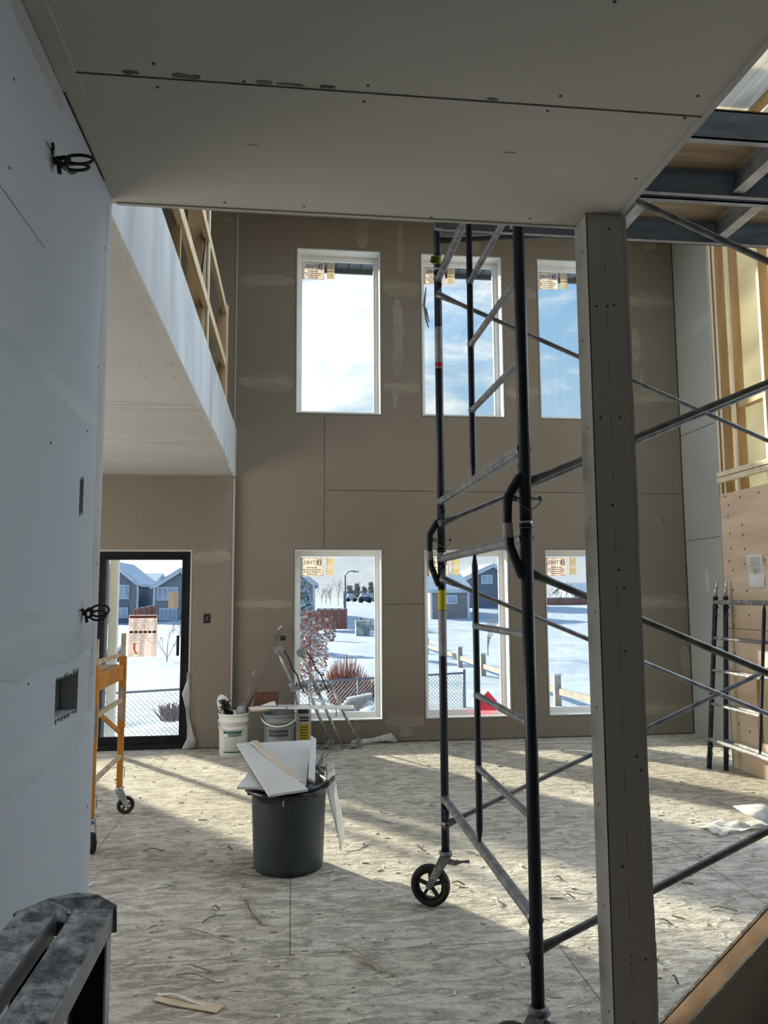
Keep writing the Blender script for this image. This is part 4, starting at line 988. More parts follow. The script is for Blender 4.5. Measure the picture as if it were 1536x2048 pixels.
# plank
b = MB(); z = .455; b.slab([Vector((at(497, 1430, 8.02).x, 8.0, z+.012)), Vector((at(708, 1430, 8.02).x, 7.93, z-.01)), Vector((at(706, 1430, 8.02).x+.01, 8.13, z-.01)), Vector((at(530, 1430, 8.02).x, 8.2, z+.012))], (0, 0, .014))
o = b.build('trim_board', 'white'); tag(o, 'long white board laid across the two pails', 'board')
zt = z+.027
# bag, trowel and tools on plank
b = MB(); x0 = at(506, 1400, 8.12).x; x1 = at(556, 1400, 8.12).x
b.slab([(x0, 8.08, zt), (x1, 8.08, zt), (x1+.01, 8.10, zt+.125), (x0+.02, 8.12, zt+.12)], (0, .10, 0)); b.slab([(x0+.06, 8.04, zt), (x1-.01, 8.04, zt), (x1-.03, 8.05, zt+.05), (x1-.09, 8.05, zt+.035)], (0, .03, 0), 1)
o = b.build('tool_bag', ['brown_box', 'paper'], bevel=.01); tag(o, 'dark red-brown bag sitting on the white board', 'bag')
t = thing('drywall_saw', P(530, 1419, 8.0), 'wood-handled hand tool with steel shaft lying on the white board', 'hand tool')
pa, pb, pc = P(500, 1420, 8.01), P(537, 1419, 8.0), P(573, 1416, 7.98)
b = MB(); b.tube([pa, pa.lerp(pb, .3), pa.lerp(pb, .8), pb], [.012, .017, .013, .010], 10); b.build('handle', 'paper_brown', t)
b = MB(); b.tube([pb, pc], .0055, 8); b.tube([pc+Vector((0, 0, -.014)), pc+Vector((.003, 0, .016))], .008, 8); b.build('shaft', 'alu_dark', t)
# poles standing in the bucket
t = thing('sanding_pole', P(495, 1440, 8.1), 'long brown pole with a dark head leaning from the bucket to the wall', 'pole')
pa = P(492, 1425, 8.12); pb = P(562, 1258, 8.44)
b = MB(); b.tube([pa, pa.lerp(pb, .5), pb], .013, 8); b.build('shaft', 'bark', t)
b = MB(); e = P(566, 1276, 8.42); b.lathe([(.022, -.03), (.026, -.028), (.026, .028), (.022, .03)], e, 16, axis='X'); b.tube([P(556, 1275, 8.43), P(552, 1272, 8.43)], .012, 8); b.build('head', 'black', t)
b = MB(); b.tube([P(556, 1262, 8.43), P(563, 1250, 8.44)], .012, 8); b.build('tip', 'alu', t)
b = MB(); b.tube([P(488, 1425, 8.10), P(505, 1356, 8.2)], .011, 8, 0); b.tube([P(505, 1356, 8.2), P(510, 1336, 8.22)], .006, 8, 1); b.tube([P(508, 1336, 8.22), P(514, 1335, 8.22)], .007, 6, 0); b.tube([P(486, 1428, 8.05), P(493, 1402, 8.08)], .020, 8, 0)
o = b.build('taping_tool', ['bark', 'alu']); tag(o, 'short thin tool upright in the bucket, left of the long pole', 'tool')
# stilts (local coordinates, z up the leg)
def make_stilt(label):
    t = thing('drywall_stilt', (0, 0, 0), label, 'drywall stilt', 'pair of drywall stilts', local=True)
    b = MB(); b.box(-.06, .06, -.14, .12, 0, .012); b.box(-.045, .045, -.12, -.08, .012, .05); b.box(-.04, .04, .05, .09, .012, .05); b.build('foot_plate', 'alu_dark', t, bevel=.004)
    b = MB(); b.tube([(-.05, -.1, .04), (.05, -.1, .04)], .012, 8); b.tube([(-.05, .07, .04), (.05, .07, .04)], .012, 8); b.build('ankle_pivot', 'alu', t)
    for y in (-.1, .07):
        b = MB(); b.tube([(0, y, .04), (0, y*.85, .70)], .0165, 10); b.build('strut', 'alu', t)
    b = MB(); b.box(-.045, .045, -.11, .08, .66, .70); b.tube([(-.05, -.09, .64), (-.05, -.09, .74)], .014, 8); b.tube([(.0, .06, .64), (.0, .06, .76)], .024, 10); b.tube([(-.07, 0, .68), (.07, 0, .68)], .010, 8); b.tube([(.05, .0, .72), (.07, .05, .66)], .012, 8); b.build('foot_platform', 'alu_dark', t)
    b = MB(); b.tube([(0, .05, .66), (0, .055, 1.16)], .0145, 10); b.build('leg_tube', 'alu', t)
    b = MB(); b.tube([(0, -.09, .62), (0, -.03, .40), (.02, .0, .35)], .006, 6); b.build('spring', 'alu_dark', t)
    b = MB()
    k = 12; L_ = []
    for i in range(k+1):
        a = -2.2+4.4*i/k; L_.append((.055*math.sin(a), .03-.055*math.cos(a)+.02))
    for (xa, ya_), (xb, yb_) in zip(L_, L_[1:]): b.slab([(xa, ya_, 1.09), (xb, yb_, 1.09), (xb, yb_, 1.15), (xa, ya_, 1.15)], (0.003, .003, 0))
    b.build('calf_band', 'alu_dark', t)
    b = MB(); b.tube([(-.05, -.02, 1.10), (-.07, -.04, 1.0), (-.055, -.03, .90), (-.085, -.06, .82), (-.08, -.05, .70), (-.045, -.05, .62)], .0075, 6); b.build('strap', 'black', t)
    return t
def place_stilt(o, foot, top, spin):
    d = (top-foot).normalized(); qz = Vector((0, 0, 1)).rotation_difference(d)
    o.rotation_mode = 'XYZ'; m = qz.to_matrix() @ Matrix.Rotation(spin, 3, 'Z'); o.rotation_euler = m.to_euler(); o.location = foot
s1 = make_stilt('aluminium drywall stilt leaning on the wall, the left one of the pair')
s2_ = dup(s1, (0, 0, 0), label='aluminium drywall stilt leaning at the window, the right one of the pair')
place_stilt(s1, onz(644, 1497)+Vector((0, 0, .01)), P(556, 1275, 8.22), math.radians(80)); place_stilt(s2_, onz(700, 1496)+Vector((0, 0, .01)), P(598, 1275, 8.24), math.radians(80))
# pink card on the sill of window 2
b = MB(); y = D+.06; b.slab([at(957, 1402, y), at(976, 1382, y), at(994, 1402, y+.06), at(992, 1421, y+.06), at(957, 1421, y)], (0, .004, 0)); o = b.build('pink_card', 'pink'); tag(o, 'bright pink card standing on the middle window sill', 'card')
# plastic hanging at door jamb
ribbon('plastic_drape', [P(374, 1345, DD-.03), P(373, 1362, DD-.03), P(364, 1388, DD-.05), P(372, 1420, DD-.04), P(374, 1450, DD-.04), P(375, 1475, DD-.05), P(364, 1497, DD-.08)],
       [P(376, 1345, DD-.01), P(378, 1365, DD-.01), P(380, 1390, DD-.02), P(376, 1425, DD-.02), P(385, 1460, DD-.02), P(391, 1480, DD-.03), P(390, 1497, DD-.05)], 'sheet', 'loose white plastic film hanging at the right door jamb', 'plastic film', wav=.012)
ribbon('paper_sheet', [onz(700, 1488, .02), onz(740, 1486, .02), onz(770, 1482, .03), onz(792, 1484, .02)], [P(706, 1480, 8.44), P(745, 1476, 8.44), P(782, 1466, 8.46), P(796, 1482, 8.46)], 'sheet', 'folded pale paper lying on the floor below the first window', 'paper')
# plastic sheet on the floor right
def heap(name, pix, zf, mats, label, cat, nx=14, ny=8):
    """soft sheet over floor quad given by four pixels a,b,c,d"""
    A, B, Cc, Dd = [onz(*q) for q in pix]; b = MB(); V = []
    for i in range(nx+1):
        row = []
        for j in range(ny+1):
            u, v = i/nx, j/ny; p = A.lerp(B, u).lerp(Dd.lerp(Cc, u), v); h = zf*(abs(mnoise.noise(Vector((u*4, v*3, zf*9))))+.02)
            row.append(b.bm.verts.new((p.x+.03*mnoise.noise(Vector((u*7, v*7, 1))), p.y, .004+h)))
        V.append(row)
    for i in range(nx):
        for j in range(ny): b.bm.faces.new([V[i][j], V[i+1][j], V[i+1][j+1], V[i][j+1]]).smooth = True
    o = b.build(name, mats, fix=False); s = o.modifiers.new('solid', 'SOLIDIFY'); s.thickness = .0015; tag(o, label, cat)
heap('plastic_sheet', ((1394, 1655), (1536, 1645), (1560, 1655), (1440, 1675)), .05, 'sheet', 'crumpled clear plastic sheet lying on the floor at right', 'plastic sheet')
ribbon('plastic_flap', [onz(1465, 1612, .05), onz(1490, 1628, .10), onz(1520, 1640, .08), onz(1556, 1650, .03)], [onz(1526, 1606, .10), onz(1535, 1612, .16), onz(1548, 1620, .14), onz(1565, 1630, .05)], 'sheet', 'pointed white plastic flap folded up behind the crumpled sheet', 'plastic sheet')
# wood blocks
for (px, py, l, w, lab) in ((1436, 1521, .13, .07, 'small pale wood block on the floor under the leaning frames'),):
    p = onz(px, py); b = MB(); b.box(p.x-l/2, p.x+l/2, p.y-w/2, p.y+w/2+.06, 0, .038); o = b.build('wood_block', 'wood_pale_and_lit', bevel=.003); tag(o, lab, 'wood block')
p = onz(1377, 1517); b = MB(); b.box(p.x-.05, p.x+.05, p.y-.03, p.y+.03, 0, .012); o = b.build('drywall_chip', 'gypsum'); tag(o, 'small white chip on the floor left of the wood block', 'drywall scrap')

# floor litter: splinters and torn paper
random.seed(5)
LIT = [(480, 1790, 530, 1850, 0), (490, 1800, 520, 1845, 1), (360, 1855, 470, 1885, 0), (315, 1990, 410, 2012, 2), (675, 1885, 790, 1950, 0), (700, 1910, 760, 1942, 0), (310, 1775, 348, 1768, 2), (440, 1750, 530, 1752, 0), (745, 1635, 790, 1645, 2), (690, 1700, 740, 1680, 2),
       (405, 1845, 450, 1830, 1), (365, 1930, 425, 1942, 0), (352, 1950, 430, 1963, 0), (175, 1773, 215, 1766, 2), (1125, 1778, 1178, 1782, 2), (1128, 1790, 1150, 1797, 1), (1345, 1952, 1357, 1968, 1), (1420, 1815, 1475, 1822, 1), (1440, 1870, 1460, 1880, 2), (905, 1490, 985, 1492, 1), (1010, 1490, 1190, 1484, 2), (1110, 1755, 1125, 1760, 1), (640, 1510, 690, 1497, 0), (655, 1492, 728, 1492, 1), (930, 1700, 975, 1715, 2), (830, 1690, 845, 1700, 1), (310, 1516, 332, 1518, 1), (435, 1690, 470, 1688, 2), (455, 1695, 465, 1700, 1), (285, 1702, 330, 1701, 1), (1320, 1840, 1345, 1850, 1), (905, 1765, 930, 1770, 1), (985, 1795, 1000, 1812, 2), (540, 1685, 560, 1678, 2), (660, 1762, 700, 1752, 2), (425, 1815, 440, 1818, 1), (1060, 1640, 1075, 1644, 1)]
for i, (a, b_, c_, d, k) in enumerate(LIT):
    A = onz(a, b_, .006); B = onz(c_, d, .006); b = MB(); L = (B-A).length
    mid = A.lerp(B, .5)+Vector((random.uniform(-.05, .05)*L, random.uniform(-.05, .05)*L, .012))
    w = (.007, .008, .012)[k]; sd = (B-A).normalized().cross(Vector((0, 0, 1)))
    P4 = [A, A.lerp(mid, .6)+Vector((0, 0, .006)), mid, mid.lerp(B, .5)+sd*.02*L, B]
    for q0, q1 in zip(P4, P4[1:]):
        b.bar(q0, q1, w*random.uniform(.7, 1.3), .004)
    o = b.build('floor_scrap', ['dust_wood', 'smudge', 'paper'][k])
    tag(o, ('dusty wood splinter lying on the subfloor', 'dark crumpled scrap lying on the subfloor', 'pale torn strip lying on the subfloor')[k], 'floor scrap', ('dusty splinters on the floor', 'dark scraps on the floor', 'pale torn strips on the floor')[k])
o = MB(); pts = [onz(*q) for q in ((305, 2003), (330, 1990), (400, 2005), (450, 2015), (432, 2029), (345, 2014))]; o.slab([p+Vector((0, 0, .004)) for p in pts], (0, 0, .004)); o = o.build('torn_board_scrap', 'paper_brown'); tag(o, 'flat torn piece of drywall paper at the front of the floor', 'drywall scrap')
b = MB()
for k in range(1500):
    y = 2.2+6.2*random.random()**1.3; x = random.uniform(-.75, 4.0) if y < 6 else random.uniform(-2.5, 4.4)
    s_ = random.uniform(.003, .008)*(1 if random.random() < .93 else 2.0); a = random.uniform(0, PI); l = s_*random.uniform(.8, 3)
    dx, dy = math.cos(a), math.sin(a)
    b.slab([(x-dx*l-dy*s_*.5, y-dy*l+dx*s_*.5, .0), (x+dx*l-dy*s_*.5, y+dy*l+dx*s_*.5, .0), (x+dx*l+dy*s_*.5, y+dy*l-dx*s_*.5, .0), (x-dx*l+dy*s_*.5, y-dy*l-dx*s_*.5, .0)], (0, 0, s_*.7), 0 if random.random() < .55 else 1)
o = b.build('floor_crumbs', ['crumb', 'dust_wood']); tag(o, 'fine gypsum and wood crumbs scattered over the floor', 'debris', kind='stuff')

# ================================================================ OUTSIDE
GZ = -.85
def ground_h(x, y):
    h = GZ
    def ss(v): v = max(0, min(1, v)); return v*v*(3-2*v)
    h += (1.15*ss((y-46)/34)+.10*ss((y-80)/40))*ss((x+9)/8)
    if y > 12: h += .10*mnoise.noise(Vector((x*.25, y*.2, 0)))+.05*mnoise.noise(Vector((x*.9, y*.7, 3)))
    # berm ahead of the fence near the patio
    h += .22*math.exp(-((y-12.0)/.8)**2)*(1+.5*mnoise.noise(Vector((x*1.2, y, 5))))*(1 if x < 3 else 0.3)
    h += .08*mnoise.noise(Vector((x*1.6, y*1.6, 9)))*(1 if y < 16 else .3)
    if y < 10.2: h = h+(-.20-h)*min(1, (10.2-y)/1.3)
    return h
b = MB(); xs = [-60+i*2.2 for i in range(20)]+[-16+i*.28 for i in range(110)]+[15+i*3.2 for i in range(34)]; xs = sorted(set(xs)); ys = [8.83+i*.22 for i in range(60)]+[22.1+i*1.0 for i in range(40)]+[62+i*6 for i in range(40)]
V = [[b.bm.verts.new((x*(1 if y < 22 else 1+(y-22)/60), y, ground_h(x, y))) for y in ys] for x in xs]
for i in range(len(xs)-1):
    for j in range(len(ys)-1): b.bm.faces.new([V[i][j], V[i+1][j], V[i+1][j+1], V[i][j+1]]).smooth = True
o = b.build('ground', 'snow', fix=False); struct(o)
# chain link fence
A = onz(215, 1387, -.10); B = onz(928, 1346, -.10)
dv = (B-A); Lf = dv.length; dv.normalize(); A0 = A-dv*3; Lf += 3
t = thing('chain_link_fence', (A0.x, A0.y, GZ), 'low chain-link fence in the snow outside the windows', 'fence')
b = MB(); b.tube([A0, B], .022, 8); b.build('top_rail', 'chain', t)
k = 0; posts_px = (243, 716, 885, 928)
for px in posts_px:
    # position along the line with that pixel column
    best = min(range(400), key=lambda i: abs((lambda p: 0)(0)) if False else abs((A0+dv*Lf*i/399-Vector((0, 0, EYE))).normalized().dot(Vector((r_.x, r_.y, r_.z))) - (px-768)/F*(A0+dv*Lf*i/399-Vector((0, 0, EYE))).normalized().dot(w_)))
    p = A0+dv*Lf*best/399
    b = MB(); b.tube([(p.x, p.y, GZ-.1), (p.x, p.y, -.07 if px != 928 else -.02)], .022 if px != 928 else .035, 8); b.build('post', 'chain', t)
b = MB(); hgt = .80; pit = .085; nn = int((Lf+hgt)/pit)
for i in range(nn):
    s0 = i*pit
    for sg in (1, -1):
        a = s0-hgt if sg == 1 else s0; c_ = s0 if sg == 1 else s0-hgt
        z0, z1 = -.93, -.13
        if a < 0: z0 = z0+(0-a)/(c_-a)*(z1-z0) if c_ != a else z0; a = 0
        if c_ < 0: z1 = z0+(0-a)/(c_-a)*(z1-z0); c_ = 0
        if a > Lf: z0 = z1-(z1-z0)*(Lf-c_)/(a-c_); a = Lf
        if c_ > Lf: z1 = z0+(z1-z0)*(Lf-a)/(c_-a); c_ = Lf
        p, q = A0+dv*a, A0+dv*c_; p.z = z0; q.z = z1
        if (p-q).length > .05: b.bar(p, q, .007, .007, 0)
b.build('wire_mesh', 'chain', t)
# post and rail along the path
t = thing('post_and_rail_fence', (5.6, 20, GZ), 'pale wooden post-and-rail fence running away beside the snowy road', 'fence')
pp = [(5.9, 17.0)]; pp += [(5.82-.015*i*2.3, 17.0+i*3.1) for i in range(1, 15)]
pp = [(6.3, 13.9)]+pp
for i, (x, y) in enumerate(pp):
    b = MB(); b.box(x-.075, x+.075, y-.075, y+.075, GZ-.15, GZ+.62, 0); b.box(x-.085, x+.085, y-.085, y+.085, GZ+.62, GZ+.67, 1); b.build('post', ['rail_post', 'snow_roof'], t, bevel=.01)
    if i: x0, y0 = pp[i-1]; b = MB(); b.bar((x0, y0, GZ+.30), (x, y, GZ+.28), .05, .14, 0); b.build('rail', 'rail_post', t)
# utility box by that fence
p = at(725, 1255, 47); b = MB(); b.box(p.x-.42, p.x+.42, 46.6, 47.4, GZ-.1, p.z+.35); b.box(p.x-.46, p.x+.46, 46.55, 47.45, p.z+.35, p.z+.42); o = b.build('utility_box', 'spruce'); tag(o, 'dark grey green utility box beside the distant fence posts', 'utility box')
# houses
def house(name, px0, px1, y, depth, pye, pyr, wall, label, wins=(), ridge='Y', peak=None, over=.35):
    a = at(px0, pye, y); c_ = at(px1, pye, y); x0, x1, ze = a.x, c_.x, (a.z+c_.z)/2; zr = at((px0+px1)/2, pyr, y).z; zb = GZ-1.2
    t = thing(name, ((x0+x1)/2, y, zb), label, 'house')
    pk = (x0+x1)/2 if peak is None else at(peak, pyr, y).x
    b = MB()
    if ridge == 'Y': b.slab([(x0, y, zb), (x1, y, zb), (x1, y, ze), (pk, y, zr-.1), (x0, y, ze)], (0, depth, 0))
    else:
        b.box(x0, x1, y, y+depth, zb, ze); b.slab([(x0, y, ze), (x0, y+depth, ze), (x0, y+depth/2, zr-.1)], (x1-x0, 0, 0))
    b.build('wall', wall, t)
    b = MB()
    if ridge == 'Y':
        for (xa, xb_) in ((x0, -1), (x1, 1)):
            sl = (zr-ze)/abs(pk-xa); e = xa+xb_*over; zz = ze-over*sl
            b.slab([(pk, y-over, zr), (e, y-over, zz), (e, y-over, zz+.28), (pk, y-over, zr+.28)], (0, depth+2*over, 0))
    else:
        for s_, yy in ((-1, y), (1, y+depth)):
            sl = (zr-ze)/(depth/2); b.slab([(x0-over, y+depth/2, zr), (x0-over, yy+s_*over, ze-over*sl), (x0-over, yy+s_*over, ze-over*sl+.28), (x0-over, y+depth/2, zr+.28)], (x1-x0+2*over, 0, 0))
    b.build('roof', 'snow_roof', t)
    b = MB()
    for xx in (x0, x1): b.box(xx-.09, xx+.09, y-.06, y, zb, ze-.05)
    if ridge == 'Y':
        for xa in (x0, x1): b.bar((xa, y-over-.02, ze-.06), (pk, y-over-.02, zr-.03), .05, .2)
    b.build('corner_trim', 'house_trim', t)
    for (a0, b0, a1, b1, n_) in wins:
        p = at(a0, b0, y); q = at(a1, b1, y); g = .10
        b = MB(); b.box(p.x, q.x, y-.09, y-.01, q.z, p.z, 0); f = b.build('window', 'house_trim', t)
        b = MB(); w = (q.x-p.x-g)/n_
        for k in range(n_): b.box(p.x+g+k*w, p.x+k*w+w, y-.11, y-.09, q.z+g, p.z-g, 0)
        b.build('pane', 'house_glass', f)
    return t
house('house', 196, 276, 72, 9, 1168, 1128, 'siding_blue', 'blue-grey gabled house seen at the left of the patio door', ((229, 1170, 258, 1198, 3), (228, 1215, 256, 1236, 2)), peak=226)
house('house', 272, 308, 84, 7, 1166, 1150, 'siding_blue', 'narrow grey house wing between the two gables beyond the patio door', (), ridge='X')
house('house', 309, 402, 70, 9, 1174, 1142, 'siding_grey', 'grey gabled house seen at the right of the patio door', ((314, 1174, 356, 1201, 4), (319, 1216, 354, 1240, 4)), peak=362)
house('house', 545, 628, 60, 9, 1168, 1146, 'siding_green', 'sage green house at the left edge of the first lower window', ((600, 1172, 618, 1196, 2),), peak=600)
house('house', 862, 936, 62, 9, 1183, 1150, 'siding_tan', 'taupe garage-fronted house behind the scaffold in the middle window', ((892, 1190, 914, 1208, 1),), ridge='X')
house('house', 925, 1030, 75, 9, 1160, 1132, 'siding_blue', 'taller blue house at the right in the middle lower window', ((962, 1150, 985, 1168, 2),), peak=985)
house('house', 1148, 1215, 120, 10, 1186, 1168, 'siding_grey', 'distant low snow-roofed house beyond the red fence, right window', (), ridge='X')
# red fences
def rfence(px0, py0, px1, py1, y, h, label, y2=None):
    a = at(px0, py0, y); c_ = at(px1, py1, y2 or y); b = MB(); n_ = max(4, int((c_-a).length/2.4))
    b.bar((a.x, a.y, a.z-h/2), (c_.x, c_.y, c_.z-h/2), .06, h, 0)
    for i in range(n_+1): p = a.lerp(c_, i/n_); b.box(p.x-.08, p.x+.08, p.y-.14, p.y-.03, p.z-h, p.z+.06, 0)
    b.bar((a.x, a.y, a.z+.05), (c_.x, c_.y, c_.z+.05), .12, .07, 1)
    o = b.build('board_fence', ['red_fence', 'snow_roof']); tag(o, label, 'fence')
rfence(636, 1219, 692, 1219, 52, 1.3, 'red-brown board fence corner in the first lower window')
rfence(268, 1219, 312, 1211, 66, 1.2, 'short brown fence between the houses beyond the patio door')
rfence(1080, 1196, 1240, 1196, 85, 1.3, 'long red-brown fence across the snow in the right window')
# bare trees
def bare_tree(name, px, pyb, pyt, y, label, mt='bark_pale', seed=1, spread=.5, r0=.012, group=None, depth=5, cat='tree', lean=0):
    random.seed(seed); a = at(px, pyb, y); top = at(px, pyt, y).z; a.z = ground_h(a.x, y)-.05; Ht = top-a.z; b = MB()
    def br(p, d, L, r, k):
        q = p+d*L; b.tube([p, p.lerp(q, .5)+Vector((random.uniform(-.04, .04)*L, 0, 0)), q], [r, r*.85, r*.65], 5, 0, cap=False)
        if k == 0: return
        for _ in range(3 if k > 1 else 4):
            ax = Vector((random.uniform(-1, 1), random.uniform(-1, 1), random.uniform(-.1, .5)))*spread
            nd_ = (d+ax).normalized(); s = random.uniform(.35, .95)
            br(p.lerp(q, s), nd_, L*random.uniform(.55, .75), r*.55, k-1)
    br(Vector((a.x, y, a.z-.2)), Vector((lean, 0, 1)).normalized(), Ht*.42+.2, Ht*r0, depth-1)
    o = b.build(name, mt, fix=False); tag(o, label, cat, group)
bare_tree('bare_sapling', 334, 1343, 1240, 30, 'small bare sapling in the snow beyond the patio door', seed=4, spread=.65, r0=.014)
bare_tree('bare_tree', 360, 1260, 1195, 48, 'low bushy bare tree at the right edge of the patio door view', seed=6, spread=.8)
bare_tree('bare_tree', 262, 1255, 1125, 60, 'tall thin leafless tree in front of the left gabled house', seed=8, spread=.28, r0=.006)
bare_tree('bare_sapling', 651, 1318, 1262, 33, 'slender young tree right of the rust-leaved tree, first lower window', seed=9, spread=.6, r0=.012)
bare_tree('bare_sapling', 976, 1316, 1210, 30, 'leafless sapling behind the wooden posts in the middle lower window', seed=12, spread=.5, r0=.012)
for k, (px, pt, y) in enumerate(((643, 1163, 98), (652, 1160, 95), (660, 1150, 98), (676, 1146, 92), (687, 1150, 98), (706, 1152, 105))):
    bare_tree('bare_tree', px, 1205, pt, y, 'leafless tree in the distant row behind the street lamp', mt='bark', seed=20+k, spread=.5, r0=.010, group='distant tree row in the first window')
for k, (px, pt, y) in enumerate(((1100, 1172, 100), (1112, 1160, 104), (1122, 1168, 98), (1133, 1158, 105), (1146, 1166, 99), (1160, 1164, 108))):
    bare_tree('bare_tree', px, 1200, pt, y, 'leafless tree in the distant row above the long red fence', mt='bark', seed=40+k, spread=.5, r0=.010, group='distant tree row in the right window')
# leafy/frosted foliage
def foliage(name, px, pyb, pyt, y, wpx, mats, label, seed, cat, n_=900, leaf=.09, trunk=True, shape='cone'):
    random.seed(seed); a = at(px, pyb, y); top = at(px, pyt, y).z; a.z = ground_h(a.x, y)-.1; Ht = top-a.z; W = wpx/F*y/2; b = MB()
    if trunk: b.tube([(a.x, y, a.z-.2), (a.x, y, a.z+Ht*.8)], [Ht*.02, Ht*.006], 6, 2)
    for k in range(n_):
        u = random.random()**.8; rr = W*((1-u*.85) if shape == 'cone' else math.sqrt(max(.02, 1-(2*u-1)**2)*.9+.1)); a_ = random.uniform(0, 2*PI); q = rr*math.sqrt(random.random())
        p = Vector((a.x+q*math.cos(a_), y+q*math.sin(a_), a.z+Ht*(u*.92+.06))); s = leaf*random.uniform(.5, 1.4)
        d1 = Vector((random.uniform(-1, 1), random.uniform(-1, 1), random.uniform(-.6, .6))).normalized()*s; d2 = Vector((random.uniform(-1, 1), random.uniform(-1, 1), random.uniform(-1, 1))).normalized()*s*.5
        b.face([p-d1, p+d2, p+d1, p-d2], random.choices((0, 1), (.65, .35))[0])
    o = b.build(name, mats, fix=False); tag(o, label, cat)
foliage('frosted_spruce', 604, 1290, 1158, 34, 82, ['spruce', 'snow_roof', 'bark'], 'frosted green spruce at the left of the first lower window', 3, 'tree', 1500, .14)
foliage('rust_leaf_tree', 620, 1405, 1218, 19, 72, ['red_leaf', 'snow_roof', 'bark'], 'snow-dusted tree with rusty leaves in the first lower window', 5, 'tree', 1500, .06, shape='ball')
foliage('small_shrub', 660, 1262, 1234, 42, 26, ['red_leaf', 'spruce', 'bark'], 'small dull shrub in front of the red fence corner', 15, 'shrub', 300, .1, shape='ball')
def grass_shrub(px, pyb, pyt, y, wpx, label, seed, mt='red_leaf', n_=420):
    random.seed(seed); a = at(px, pyb, y); Ht = at(px, pyt, y).z-a.z; W = wpx/F*y/2; b = MB()
    for k in range(n_):
        a_ = random.uniform(0, 2*PI); q = W*math.sqrt(random.random()); e = 1-(q/W)**2*.55
        p = Vector((a.x+q*.7*math.cos(a_), y+q*.7*math.sin(a_), a.z-.1)); t_ = Vector((a.x+q*1.1*math.cos(a_)+random.uniform(-.1, .1), y+q*1.1*math.sin(a_), a.z+Ht*e*random.uniform(.7, 1)))
        b.tube([p, t_], [.012, .004], 3, 0, cap=False)
    o = b.build('ornamental_grass', mt, fix=False); tag(o, label, 'shrub')
grass_shrub(690, 1398, 1306, 17, 80, 'tall rounded reddish shrub behind the chain-link fence', 1)
grass_shrub(732, 1400, 1345, 18.6, 46, 'lower reddish-brown shrub right of the tall rounded one', 2)
grass_shrub(345, 1428, 1402, 13.2, 60, 'short dry grass tuft at the fence beyond the patio door', 3, 'bark_pale', 160)
# conifer belt far off
for k, (px, pt) in enumerate(((700, 1172), (714, 1168), (728, 1174), (742, 1166), (754, 1172))):
    foliage('distant_conifer', px, 1200, pt, 150+k*6, 22, ['spruce', 'bark', 'bark'], 'dark conifer in the far belt above the parked cars', 50+k, 'tree', 220, .5)
for o in bpy.data.objects:
    if o.name.startswith('distant_conifer'): o['group'] = 'far conifer belt'
# street lamp
t = thing('street_lamp', at(690, 1235, 60), 'tall curved-arm street lamp over the snowy road', 'street lamp')
a = at(690, 1235, 60); tp = at(692, 1150, 60)
b = MB(); b.tube([(a.x, 60, a.z-.5), (a.x, 60, tp.z)], [.11, .07], 8); b.build('pole', 'chain', t)
b = MB(); b.tube([(a.x, 60, tp.z-.02), at(694, 1146, 60), at(700, 1142.5, 60), at(710, 1142, 60)], .045, 6); b.build('arm', 'chain', t)
b = MB(); e = at(712, 1143, 60); b.box(e.x-.25, e.x+.2, 59.85, 60.15, e.z-.06, e.z+.04); b.build('lamp_head', 'alu_dark', t)
# cars
def car(px, pyb, y, L, mt, label, snowy=True):
    a = at(px, pyb, y); a.z = ground_h(a.x, y)+.02; t = thing('car', (a.x, y, a.z), label, 'car'); x, z = a.x, a.z
    b = MB(); b.slab([(x-L/2, y, z+.25), (x+L/2, y, z+.25), (x+L/2, y, z+.75), (x+L*.33, y, z+.85), (x+L*.18, y, z+1.3), (x-L*.28, y, z+1.35), (x-L*.42, y, z+.85), (x-L/2, y, z+.8)], (0, 1.7, 0)); b.build('body', mt, t, bevel=.08)
    b = MB(); b.slab([(x+L*.14, y-.01, z+1.24), (x+L*.27, y-.01, z+.88), (x-L*.36, y-.01, z+.88), (x-L*.25, y-.01, z+1.26)], (0, .02, 0)); b.build('side_window', 'house_glass', t)
    for dx in (-.3, .3):
        for yy in (y+.05, y+1.65): b = MB(); b.lathe([(.0, -.09), (.32, -.09), (.32, .09), (.0, .09)], (x+dx*L, yy, z+.32), 16, axis='Y'); b.build('wheel', 'rubber', t)
    if snowy: b = MB(); b.box(x-L*.26, x+L*.16, y+.1, y+1.6, z+1.33, z+1.42); b.build('roof_snow', 'snow_roof', t, bevel=.03)
car(703, 1207, 132, 1.9, 'car_silver', 'small silver car seen end-on on the far road')
car(731, 1211, 112, 2.0, 'car_dark', 'dark snow-topped car parked nearest on the road')
car(743, 1203, 126, 2.1, 'car_silver', 'silver car parked behind the dark one')
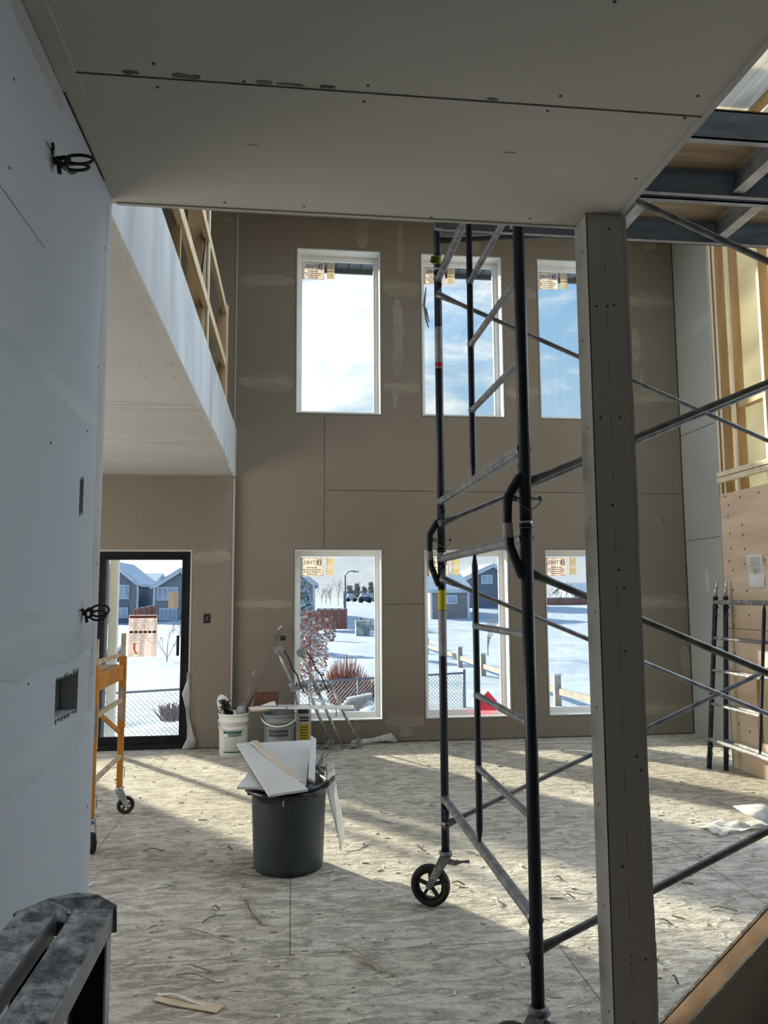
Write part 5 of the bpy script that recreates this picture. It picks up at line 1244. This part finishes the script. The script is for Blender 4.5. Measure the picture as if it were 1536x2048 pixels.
# snowed-over pieces of lumber by the fence, snow heap
t = thing('snowy_lumber', onz(700, 1408, GZ), 'snow-covered lumber lying outside the first lower window', 'lumber')
for k in range(5):
    p = at(675+k*5, 1426-k*6, 14.2-k*.1); q = at(722+k*5, 1412-k*5, 14.4-k*.1); b = MB(); b.bar(p, q, .10, .05, 0); b.bar(p+Vector((0, 0, .04)), q+Vector((0, 0, .04)), .09, .03, 1); b.build('plank', ['bark_pale', 'snow_roof'], t)
b = MB(); p = onz(742, 1450, GZ); b.lathe([(.62, -.1), (.5, .12), (.36, .27), (.18, .36), (.0, .38)], (p.x+.15, p.y, GZ), 24, 0); o = b.build('snow_heap', 'snow', smooth=True); tag(o, 'rounded snow heap at the right of the first lower window', 'snow heap')
for v in o.data.vertices: v.co += Vector((1, 1, .5))*mnoise.noise(v.co*3)*.12
# snow covered brown table on the patio, white post
t = thing('snowy_patio_table', (-2.6, 10.2, GZ), 'brown patio table with snow on top outside the sliding door', 'table')
a = at(190, 1295, 10.6); q = at(237, 1309, 10.6)
b = MB(); b.slab([(q.x-2.0, 10.2, q.z-.02), (q.x, 10.6, q.z), (q.x-.1, 11.5, q.z), (q.x-2.2, 11.3, q.z)], (0, 0, -.10)); b.build('top', 'brick_dark', t)
b = MB(); b.slab([(q.x-1.98, 10.22, q.z-.02), (q.x-.03, 10.62, q.z), (q.x-.13, 11.45, q.z), (q.x-2.15, 11.25, q.z)], (0, 0, .07)); b.build('snow_layer', 'snow_roof', t, bevel=.02)
for dx, dy in ((-1.8, .3), (-.2, .35), (-.35, 1.0), (-1.9, 1.0)): b = MB(); b.box(q.x+dx-.05, q.x+dx+.05, 10.2+dy-.05, 10.2+dy+.05, GZ-.2, q.z-.09); b.build('leg', 'brick_dark', t)
p = at(228, 1200, 10.0)
b = MB(); b.box(p.x-.05, p.x+.05, 9.95, 10.05, -.6, 2.75); b.box(p.x-.16, p.x-.09, 9.9, 10.1, -.6, 2.75, 1); o = b.build('porch_post', ['white', 'hub']); tag(o, 'white porch post outside the left side of the patio door', 'post')

for o in bpy.data.objects:
    if '_local' in o.keys(): del o['_local']
